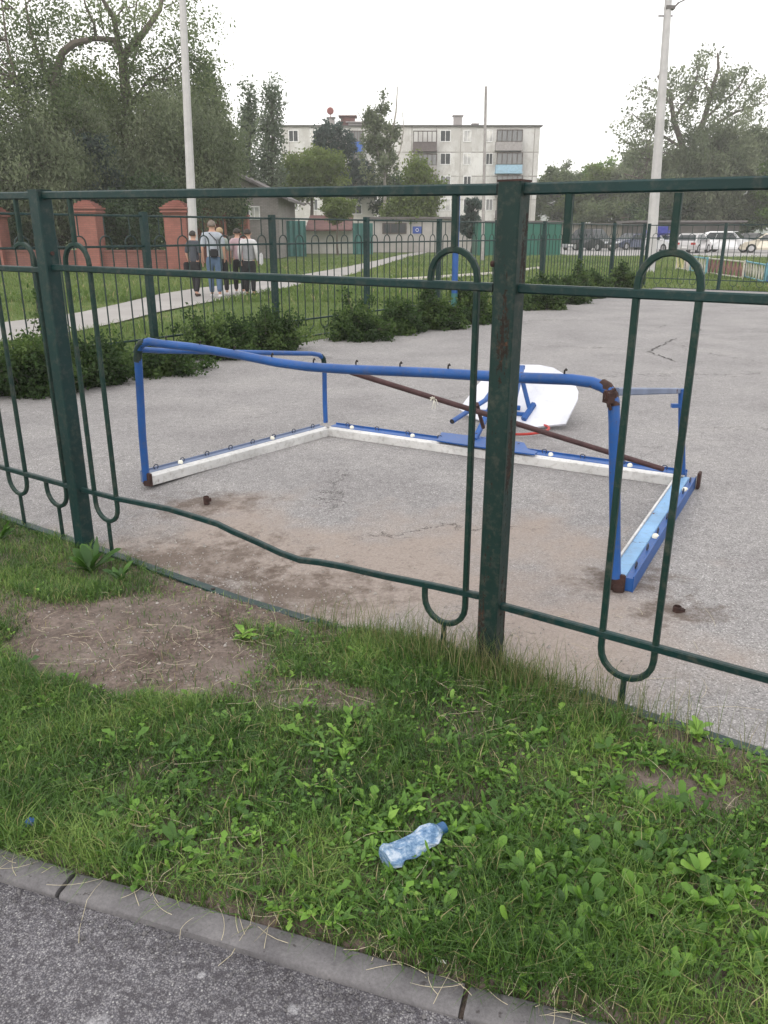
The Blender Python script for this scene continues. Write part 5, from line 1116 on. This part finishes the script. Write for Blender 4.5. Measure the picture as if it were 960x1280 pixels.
# ------------------------------------------------------------------ CARS
def car(label, px, pyb, Yq, rz, paint, kind='suv', L_=4.4, W_=1.8, H_=1.62, group='cars parked beyond the court'):
    c = at(px, pyb, Yq); t = thing('parked_car', label, 'car', (c[0], Yq, .012), rz, group); LOC[t.name] = np.zeros(3)
    hl = L_ / 2; wr = .34
    if kind == 'suv': top = [(-hl, .62), (-hl + .03, .95), (-hl + .35, H_ - .12), (-hl + .75, H_), (.35, H_), (1.05, 1.06), (hl - .35, .92), (hl - .03, .74)]; belt = 1.0
    elif kind == 'hatch': top = [(-hl, .60), (-hl + .05, .9), (-hl + .55, H_ - .1), (-hl + .95, H_), (.25, H_), (1.0, .96), (hl - .3, .82), (hl - .02, .62)]; belt = .93
    else: top = [(-hl, .62), (-hl + .04, .93), (-hl + .55, .97), (-hl + 1.15, H_ - .06), (-hl + 1.6, H_), (.3, H_), (1.0, .95), (hl - .3, .82), (hl - .02, .62)]; belt = .92
    def hw(z): return W_ / 2 - (.02 if z < .5 else 0) - max(0, (z - belt)) * .36
    bot = [(hl, .45), (hl - .05, .24)]
    for cx in (hl - .82, -hl + .80): bot += [(cx + wr + .06, .24)] + [(cx + (wr + .06) * math.cos(R(a_)), .30 + (wr + .06) * math.sin(R(a_))) for a_ in (15, 45, 75, 105, 135, 165)] + [(cx - wr - .06, .24)]
    bot += [(-hl + .05, .24), (-hl - .0, .42)]
    prof = top + bot; n = len(prof); m = MB(); vs = []
    for s_ in (-1, 1):
        for x, z in prof: vs.append((x, s_ * hw(z), z))
    # closed hull via bmesh triangulation of the side polygons
    m.add(vs, [(k, (k + 1) % n, n + (k + 1) % n, n + k) for k in range(n)] + [tuple(range(n))[::-1], tuple(range(n, 2 * n))])
    body = m.build('body', paint, t, bevel=0); 
    bm = bmesh.new(); bm.from_mesh(body.data); bmesh.ops.triangulate(bm, faces=[f for f in bm.faces if len(f.verts) > 4]); bm.to_mesh(body.data); bm.free()
    # glass
    ti = [p for p in top if p[1] > belt - .05]; roofp = [p for p in top if p[1] >= H_ - .001]; xr0, xr1 = roofp[0][0], roofp[-1][0]; xf = 1.0 if kind != 'suv' else 1.05
    rear_i = 1 if kind != 'sedan' else 2; xb, zb_ = top[rear_i]
    for s_ in (-1, 1):
        z0, z1 = belt + .04, H_ - .10; pts = [(xb + .28, z0), (xr0 - .02, z1), (xr1 - .02, z1), (xf - .22, z0)]
        for (a0_, b0_) in ((0., .34), (.36, .66), (.68, 1.)):
            lo = lambda u: (pts[0][0] + (pts[3][0] - pts[0][0]) * u, z0); hi_ = lambda u: (pts[1][0] + (pts[2][0] - pts[1][0]) * u, z1); P_ = [lo(a0_), lo(b0_), hi_(b0_), hi_(a0_)]
            m = MB(); m.add([(x, s_ * (hw(z) + .006), z) for x, z in P_] + [(x, s_ * (hw(z) - .02), z) for x, z in P_], [(0, 1, 2, 3), (4, 5, 6, 7), (0, 1, 5, 4), (1, 2, 6, 5), (2, 3, 7, 6), (3, 0, 4, 7)]); m.build('side_window', M['glass'], t)
    def slant(p, q, name, f=.88):
        p = np.array(p); q = np.array(q); d = q - p; nrm_ = np.array([-d[1], d[0]]); nrm_ /= np.linalg.norm(nrm_); a_ = p + d * .1 + nrm_ * .008; b_ = p + d * .92 + nrm_ * .008
        if (a_ - p) @ np.array([0, 1]) < -99: pass
        m = MB(); m.add([(a_[0], -hw(a_[1]) * f, a_[1]), (a_[0], hw(a_[1]) * f, a_[1]), (b_[0], hw(b_[1]) * f, b_[1]), (b_[0], -hw(b_[1]) * f, b_[1])], [(0, 1, 2, 3)]); o = m.build(name, M['glass'], t); md = o.modifiers.new('thick', 'SOLIDIFY'); md.thickness = .01; md.offset = 0
    slant((xr1, H_), (top[-3][0], top[-3][1]), 'windscreen'); 
    slant(top[rear_i], top[rear_i + 1], 'rear_window')
    for x, nm in ((hl, 'headlight'), (-hl, 'tail_light')):
        for s_ in (-1, 1): m = MB(); m.box((x - (.05 if x > 0 else -.03), s_ * (W_ / 2 - .24), .72), (.14, .36, .16)); m.build(nm, M['lamp_clear'] if x > 0 else M['lamp_red'], t, bevel=.02)
        m = MB(); m.box((x * 1.0, 0, .40), (.10, W_ * .94, .24)); m.build('bumper', paint if kind != 'suv' else M['darkwall'], t, bevel=.03); m = MB(); m.box((x + (.055 if x > 0 else -.055), 0, .45), (.015, .5, .12)); m.build('number_plate', M['plate'], t)
    m = MB(); m.box((hl + .005, 0, .62), (.03, .75, .13)); m.build('grille', M['dark'], t)
    for s_ in (-1, 1): m = MB(); m.box((xf - .28, s_ * (W_ / 2 + .09), belt + .08), (.1, .2, .14)); m.build('wing_mirror', paint, t, bevel=.02)
    for cx in (hl - .82, -hl + .80):
        for s_ in (-1, 1):
            m = MB(); m.tube([(cx, s_ * (W_ / 2 - .22), wr), (cx, s_ * (W_ / 2 - .005), wr)], wr, 20); wo_ = m.build('wheel', M['tyre'], t, smooth=True); m = MB(); m.tube([(cx, s_ * (W_ / 2 - .1), wr), (cx, s_ * (W_ / 2 + .004), wr)], wr * .62, 14); m.build('rim', M['rim'], wo_, smooth=True)
    if kind == 'suv':
        m = MB()
        for s_ in (-1, 1): m.tube([(xr0, s_ * .62, H_ + .05), (xr1, s_ * .62, H_ + .05)], .02, 5)
        for xx in (xr0, xr1):
            for s_ in (-1, 1): m.tube([(xx, s_ * .62, H_ - .05), (xx, s_ * .62, H_ + .05)], .018, 5)
        m.build('roof_rack', M['dark'], t)
    return t
pw, pd, ps, pg_, pb_, pbe = carpaint('white car paint', (.72, .73, .75)), carpaint('black car paint', (.02, .022, .03)), carpaint('silver car paint', (.46, .45, .46)), carpaint('grey car paint', (.30, .31, .34)), carpaint('dark blue car paint', (.03, .04, .09)), carpaint('beige car paint', (.50, .46, .38))
car('white crossover parked in the middle of the right-hand row', 911, 310, 70, R(-38), pw, 'suv', 4.4, 1.82, 1.65)
car('silver hatchback seen from behind, left of the white crossover', 866, 312, 68, R(52), ps, 'hatch', 4.0, 1.72, 1.5)
car('white van-like car under a violet blue cover beside the right lamp pole', 829, 311, 70, R(-70), pw, 'hatch', 3.6, 1.6, 1.35)
car('black off-road car left of the far court corner', 742, 308, 76, R(-60), pd, 'suv', 4.4, 1.8, 1.85)
car('dark blue saloon parked before the beige garages near the far court corner', 789, 306, 80, R(-150), pb_, 'sedan', 4.6, 1.75, 1.45)
car('grey saloon half hidden left of the black off-road car', 722, 308, 79, R(-120), pg_, 'sedan', 4.3, 1.7, 1.42)
car('dark saloon partly hidden behind the white crossover on its right', 943, 305, 80, R(-30), pd, 'sedan', 4.5, 1.75, 1.5)
car('beige hatchback at the right edge of the photo', 958, 311, 68, R(160), pbe, 'hatch', 4.0, 1.7, 1.5)
car('pale saloon farther right at the back of the car park', 985, 303, 82, R(170), ps, 'sedan', 4.4, 1.7, 1.45)
q = at(829, 290, 69); m = MB(); m.box((q[0], 70.3, 1.62), (1.6, 2.0, .85), .3); tag(m.build('car_cover', M['tarp_navy'], bevel=.3, smooth=True), 'violet blue cover bundled on the car beside the right lamp pole', 'cover')

# ------------------------------------------------------------------ PEOPLE
def skinmesh(name, verts, edges, radii, mat, parent, sub=2):
    me = bpy.data.meshes.new(name); me.from_pydata([tuple(map(float, v)) for v in verts], edges, []); o = bpy.data.objects.new(name, me); COL.objects.link(o)
    md = o.modifiers.new('skin', 'SKIN'); md.use_smooth_shade = True
    for k, r_ in enumerate(radii): me.skin_vertices[0].data[k].radius = r_ if hasattr(r_, '__len__') else (r_, r_); me.skin_vertices[0].data[k].use_root = (k == 0)
    s = o.modifiers.new('sub', 'SUBSURF'); s.levels = s.render_levels = sub
    dg = bpy.context.evaluated_depsgraph_get(); nm = bpy.data.meshes.new_from_object(o.evaluated_get(dg)); nm.name = name
    bpy.data.objects.remove(o); nm.materials.clear(); r_ = link_mesh(name, nm, mat, parent); nm.polygons.foreach_set('use_smooth', [True] * len(nm.polygons)); return r_
M['skin'] = m_simple('skin', (.46, .27, .20), .6, 0, .08); M['hair_dark'] = m_simple('dark brown hair', (.022, .016, .013), .7); M['hair_grey'] = m_simple('short greying hair', (.16, .13, .11), .8); M['hair_blond'] = m_simple('fair hair', (.33, .24, .14), .8)
def cloth(n, c): return m_simple(n, c, .9, 0, .18, 9, .3)
def person(label, px, pyb, Yq, rz, H_, shirt, trousers, hair, shoes, stride=.12, vest=None, sleeve='short', bulk=1.0, arm_r=(0, 0), turn=0, extra=None, skirt=None):
    c = at(px, pyb, Yq); t = thing('person', label, 'person', (c[0], Yq, .014), rz, 'people walking on the pale path'); LOC[t.name] = np.zeros(3); k = H_ / 1.75; b = bulk
    S = lambda x, y, z: (x * k, y * k, z * k)
    hipL, hipR = S(-.09 * b, 0, .90), S(.09 * b, 0, .90); st = stride
    kneeL, ankL, toeL = S(-.10, st * .55, .50), S(-.10, st * .75, .085), S(-.11, st * .75 + .15, .035)
    kneeR, ankR, toeR = S(.10, -st * .2, .50), S(.10, -st, .10), S(.11, -st + .15, .035)
    shL, shR = S(-.17 * b, 0, 1.42), S(.17 * b, 0, 1.42)
    elL, wrL, haL = S(-.23 * b, -.04 + arm_r[0] * .1, 1.14), S(-.23 * b, .06 + arm_r[0] * .22, .92 + arm_r[0] * .12), S(-.225 * b, .10 + arm_r[0] * .27, .85 + arm_r[0] * .14)
    elR, wrR, haR = S(.23 * b, -.03 + arm_r[1] * .1, 1.14), S(.23 * b, .05 + arm_r[1] * .22, .92 + arm_r[1] * .12), S(.225 * b, .09 + arm_r[1] * .27, .85 + arm_r[1] * .14)
    v = [S(0, 0, .96), S(0, 0, 1.15), S(0, 0, 1.33), S(0, 0, 1.45), S(0, .01, 1.52), S(0, .02, 1.60), S(0, .015, 1.68), S(0, .01, 1.735), hipL, kneeL, ankL, toeL, hipR, kneeR, ankR, toeR, shL, elL, wrL, haL, shR, elR, wrR, haR, S(0, .115, 1.615)]
    e = [(0, 1), (1, 2), (2, 3), (3, 4), (4, 5), (5, 6), (6, 7), (0, 8), (8, 9), (9, 10), (10, 11), (0, 12), (12, 13), (13, 14), (14, 15), (3, 16), (16, 17), (17, 18), (18, 19), (3, 20), (20, 21), (21, 22), (22, 23), (5, 24)]
    r_ = [(.13 * b, .095 * b), (.12 * b, .09 * b), (.14 * b, .10 * b), (.10, .08), .052, (.078, .088), (.082, .092), (.045, .05), .085, .055, .036, .032, .085, .055, .036, .032, .052, .038, .026, (.032, .018), .052, .038, .026, (.032, .018), .014]
    for base_i, p, q_ in ((19, wrL, haL), (23, wrR, haR)):      # five short curled fingers on each hand
        p, q_ = np.array(p), np.array(q_)
        for f in range(4):
            off = np.array([0, (f - 1.5) * .018, 0]) * k; v.append(tuple(q_ + off + np.array([0, .006, -.035]) * k)); e.append((base_i, len(v) - 1)); r_.append(.009); v.append(tuple(q_ + off + np.array([(.012 if base_i == 19 else -.012), .012, -.062 + .006 * abs(f - 1.4)]) * k)); e.append((len(v) - 2, len(v) - 1)); r_.append(.007)
        v.append(tuple(q_ + np.array([0, .035, -.005]) * k)); e.append((base_i, len(v) - 1)); r_.append(.010)
    r_ = [tuple(x * k for x in q) if hasattr(q, '__len__') else q * k for q in r_]
    body = skinmesh('body', v, e, r_, M['skin'], t, 1)
    # clothes
    g = 1.16
    sv = [S(0, 0, 1.10), S(0, 0, .92), S(0, 0, 1.33), S(0, -.005, 1.44), shL, elL, shR, elR, S(0, -.003, 1.50)]; se = [(0, 1), (0, 2), (2, 3), (3, 4), (4, 5), (3, 6), (6, 7), (3, 8)]; sr = [(.155 * b, .115 * b), (.168 * b, .13 * b), (.175 * b, .125 * b), (.135, .11), .088, .064, .088, .064, (.075, .072)]
    if sleeve == 'long': sv += [wrL, wrR]; se += [(5, 9), (7, 10)]; sr += [.042, .042]
    sr = [tuple(x * k for x in q) if hasattr(q, '__len__') else q * k for q in sr]; skinmesh('shirt', sv, se, sr, shirt, t)
    if vest: skinmesh('vest', [S(0, 0, 1.12), S(0, 0, .95), S(0, 0, 1.34), S(0, -.005, 1.44)], [(0, 1), (0, 2), (2, 3)], [(.165 * k * b, .128 * k * b), (.172 * k * b, .135 * k * b), (.172 * k * b, .13 * k * b), (.12 * k, .10 * k)], vest, t)
    hL2, hR2 = S(-.088 * b, 0, .80), S(.088 * b, 0, .80); tv = [S(0, 0, .92), hL2, kneeL, tuple(np.array(ankL) * .96 + np.array(kneeL) * .04), hR2, kneeR, tuple(np.array(ankR) * .96 + np.array(kneeR) * .04), S(0, 0, 1.02)]; tr_ = [(.158 * b, .118 * b), (.098 * b, .108 * b), .078, .064, (.098 * b, .108 * b), .078, .064, (.14 * b, .105 * b)]; tr_ = [tuple(x * k for x in q) if hasattr(q, '__len__') else q * k for q in tr_]
    skinmesh('trousers', tv, [(0, 1), (1, 2), (2, 3), (0, 4), (4, 5), (5, 6), (0, 7)], tr_, trousers, t)
    for an, to in ((ankL, toeL), (ankR, toeR)):
        a_ = np.array(an) + np.array([0, -.04, -.045]) * k; b_ = np.array(to) + np.array([0, .02, .0]) * k; b_[2] = a_[2] = max(.04 * k, min(a_[2], b_[2])); skinmesh('shoe', [a_, (a_ + b_) / 2 + np.array([0, 0, .008]), b_], [(0, 1), (1, 2)], [(.045 * k, .04 * k), (.05 * k, .042 * k), (.04 * k, .03 * k)], shoes, t)
    hm = MB(); hv = []; hf = []; nu, nv_ = 16, 9
    for a1 in range(nv_):
        th = R(2 + (102) * a1 / (nv_ - 1))
        for a2 in range(nu):
            ph = 2 * math.pi * a2 / nu; cut = 1 if math.sin(ph) < .35 else (.62 if math.sin(ph) < .75 else .5); tt = th * cut
            hv.append((k * .096 * math.sin(tt) * math.cos(ph), k * (-.006 + .108 * math.sin(tt) * math.sin(ph)), k * (1.655 + .10 * math.cos(tt) - (.012 if math.sin(ph) < 0 else 0) * math.sin(tt))))
    hf = [(a1 * nu + a2, a1 * nu + (a2 + 1) % nu, (a1 + 1) * nu + (a2 + 1) % nu, (a1 + 1) * nu + a2) for a1 in range(nv_ - 1) for a2 in range(nu)] + [tuple(range(nu))]
    hm.add(hv, hf); ho = hm.build('hair', hair, t, smooth=True); md = ho.modifiers.new('thick', 'SOLIDIFY'); md.thickness = .006
    for s_ in (-1, 1):
        m = MB(); m.lathe((s_ * .083 * k, .02 * k, 1.60 * k), [(.008, 0), (.018, .015), (.014, .045), (.004, .055)], 8); m.build('ear', M['skin'], body, smooth=True)
        m = MB(); m.lathe((s_ * .032 * k, .103 * k, 1.628 * k), [(.002, -.006), (.008, 0), (.002, .006)], 8); m.build('eye', M['dark'], body, smooth=True)
    m = MB(); m.box((0, .106 * k, 1.565 * k), (.045 * k, .012, .010)); m.build('mouth', cloth('lips', (.35, .13, .11)), body)
    return t, S
jean = cloth('blue denim', (0.072, 0.115, 0.187)); black = cloth('black cloth', (.015, .015, .018)); dk = cloth('dark slate shirt', (0.054, 0.061, 0.076)); lb = cloth('pale grey blue t-shirt', (0.317, 0.346, 0.396)); pink = cloth('pale pink blouse', (0.446, 0.324, 0.360)); wht = cloth('white cotton', (0.490, 0.490, 0.504)); vst = cloth('grey checked vest', (.22, .225, .24)); sage = cloth('sage t-shirt', (0.238, 0.274, 0.245)); brn = cloth('dark brown shoes', (.04, .025, .02))
t, S = person('boy in a dark slate shirt and black trousers, leftmost of the walkers', 246.5, 371, 21.6, R(-20), 1.62, dk, black, M['hair_dark'], brn, .16, bulk=.95)
m = MB(); m.box((S(-.27, .02, .78)), (.12, .2, .26)); m.build('hand_bag', black, t, bevel=.03)
t, S = person('tall balding man in a pale t-shirt and jeans with a black bag across his back', 270.5, 372, 21.2, R(5), 1.86, lb, jean, M['hair_grey'], wht, .10, bulk=1.08)
m = MB(); m.box((S(.03, -.17, 1.02)), (.22, .09, .20)); bg_ = m.build('sling_bag', black, t, bevel=.03); m = MB(); m.tube([S(.13, -.13, 1.08), S(.10, -.125, 1.3), S(-.05, -.10, 1.46), S(-.13, 0, 1.50), S(-.12, .11, 1.40)], .012, 6); m.build('strap', black, bg_)
person('person in a sage top and black trousers half hidden behind the tall man', 279.5, 371, 22.0, R(12), 1.70, sage, black, M['hair_blond'], wht, .14, bulk=.95)
t, S = person('dark-haired girl in a pale pink blouse walking ahead of the one in the vest', 300.5, 369, 22.4, R(10), 1.68, pink, black, M['hair_dark'], wht, .12, bulk=.92)
t, S = person('schoolchild in a grey vest over white sleeves and black trousers, rightmost walker', 313.5, 370.5, 21.6, R(-4), 1.66, wht, black, M['hair_dark'], black, .06, vest=vst, sleeve='long', bulk=1.05)
m = MB(); m.box((S(.33, .05, .98)), (.08, .16, .30)); m.build('white_bag', wht, t, bevel=.03)

# ------------------------------------------------------------------ LITTER
def m_pet():
    t = NT('crumpled clear blue plastic'); p = t.n('ShaderNodeBsdfPrincipled'); t.l(t.ramp(t.noise(26, 5, .75, vec=t.coord((1, 1, 2.5))), [(.38, (.10, .20, .36)), (.5, (.26, .40, .60)), (.62, (.62, .72, .85))]), p.inputs['Base Color']); p.inputs['Roughness'].default_value = .10; p.inputs['Transmission Weight'].default_value = .35; p.inputs['IOR'].default_value = 1.2  # whitish crinkle highlights and dark wrinkles are painted into the base colour as streaks
    t.l(p.outputs[0], t.out.inputs[0]); return t.m
pA_, pB_ = G(481, 1094), G(552, 1055); L_b = np.linalg.norm(pB_ - pA_); ax = (pB_ - pA_) / L_b; sdv = np.cross(up, ax); zb = float(hground((pA_[0] + pB_[0]) / 2, (pA_[1] + pB_[1]) / 2)) + .034
bt = thing('plastic_bottle', 'crushed pale blue plastic bottle lying in the grass', 'bottle', (pA_ + pB_) / 2 * np.array([1, 1, 0]) + up * zb)
prof = [(0, .012), (.0, .027), (.006, .033), (.03, .034), (.05, .030), (.09, .033), (.115, .029), (.14, .034), (.165, .032), (.18, .024), (.19, .016), (.2, .0125)]
r2 = np.random.default_rng(3); n = 13; vs = []; st = []
xs = np.interp(np.linspace(0, 1, 13), np.linspace(0, 1, len(prof)), [p[0] for p in prof]); rs = np.interp(np.linspace(0, 1, 13), np.linspace(0, 1, len(prof)), [p[1] for p in prof])
sc_ = L_b / .2
for k_, (x_, r_) in enumerate(zip(xs, rs)):
    body_ = 1 if .01 < x_ < .165 else .25
    for q in range(n):
        a_ = 2 * math.pi * q / n; cr = 1 + body_ * (r2.uniform(-.24, .12) + (-.28 if (3 < k_ < 8 and q in (1, 2, 3)) or (k_ in (5, 6) and q in (4, 5, 6)) else 0))
        rr = r_ * cr * 1.08; vs.append((pA_ + ax * x_ * sc_) * np.array([1, 1, 0]) + up * (zb + rr * math.sin(a_) * (.58 if body_ == 1 else .8)) + sdv * rr * math.cos(a_) * (1.18 if body_ == 1 else 1))
m = MB(); m.add(vs, [(k_ * n + q, k_ * n + (q + 1) % n, (k_ + 1) * n + (q + 1) % n, (k_ + 1) * n + q) for k_ in range(12) for q in range(n)] + [tuple(range(n))]); m.build('bottle_body', m_pet(), bt, smooth=False)
e_ = pA_ + ax * L_b; e_ = np.array([e_[0], e_[1], zb]); m = MB(); m.tube([e_ - ax * .012, e_ + ax * .008], .0165, 16); m.build('cap', m_simple('blue cap', (.02, .09, .22), .4), bt, smooth=True)
c = G(40, 1042); c[2] = float(hground(c[0], c[1])) + .03; m = MB(); m.lathe(c, [(.014, 0), (.014, .010), (.011, .013)], 14); tag(m.build('bottle_cap', M['tarp_blue'], smooth=True), 'small blue cap in the grass at the far left above the kerb', 'bottle cap')
c = G(549, 1207); c[2] = .017; m = MB(); m.tube([c - np.array([.016, -.006, 0]), c + np.array([.016, -.006, 0])], .0042, 10); tag(m.build('cigarette_butt', M['wframe'], smooth=True), 'white cigarette butt on the kerb below the bottle', 'cigarette butt')

# ------------------------------------------------------------------ HAZE
hz = MB(); hz.box((0, 332, 34.4), (1440, 784, 71.2)); ho = hz.build('haze', None); tag(ho, kind='stuff')
hm = bpy.data.materials.new('haze'); hm.use_nodes = True; hm.node_tree.nodes.clear(); hv_ = hm.node_tree.nodes.new('ShaderNodeVolumePrincipled'); hv_.inputs['Density'].default_value = .0009; hv_.inputs['Color'].default_value = (.985, .985, .99, 1); hv_.inputs['Anisotropy'].default_value = .2
hmo = hm.node_tree.nodes.new('ShaderNodeOutputMaterial'); hm.node_tree.links.new(hv_.outputs[0], hmo.inputs['Volume']); ho.data.materials.append(hm); cy.volume_bounces = 2
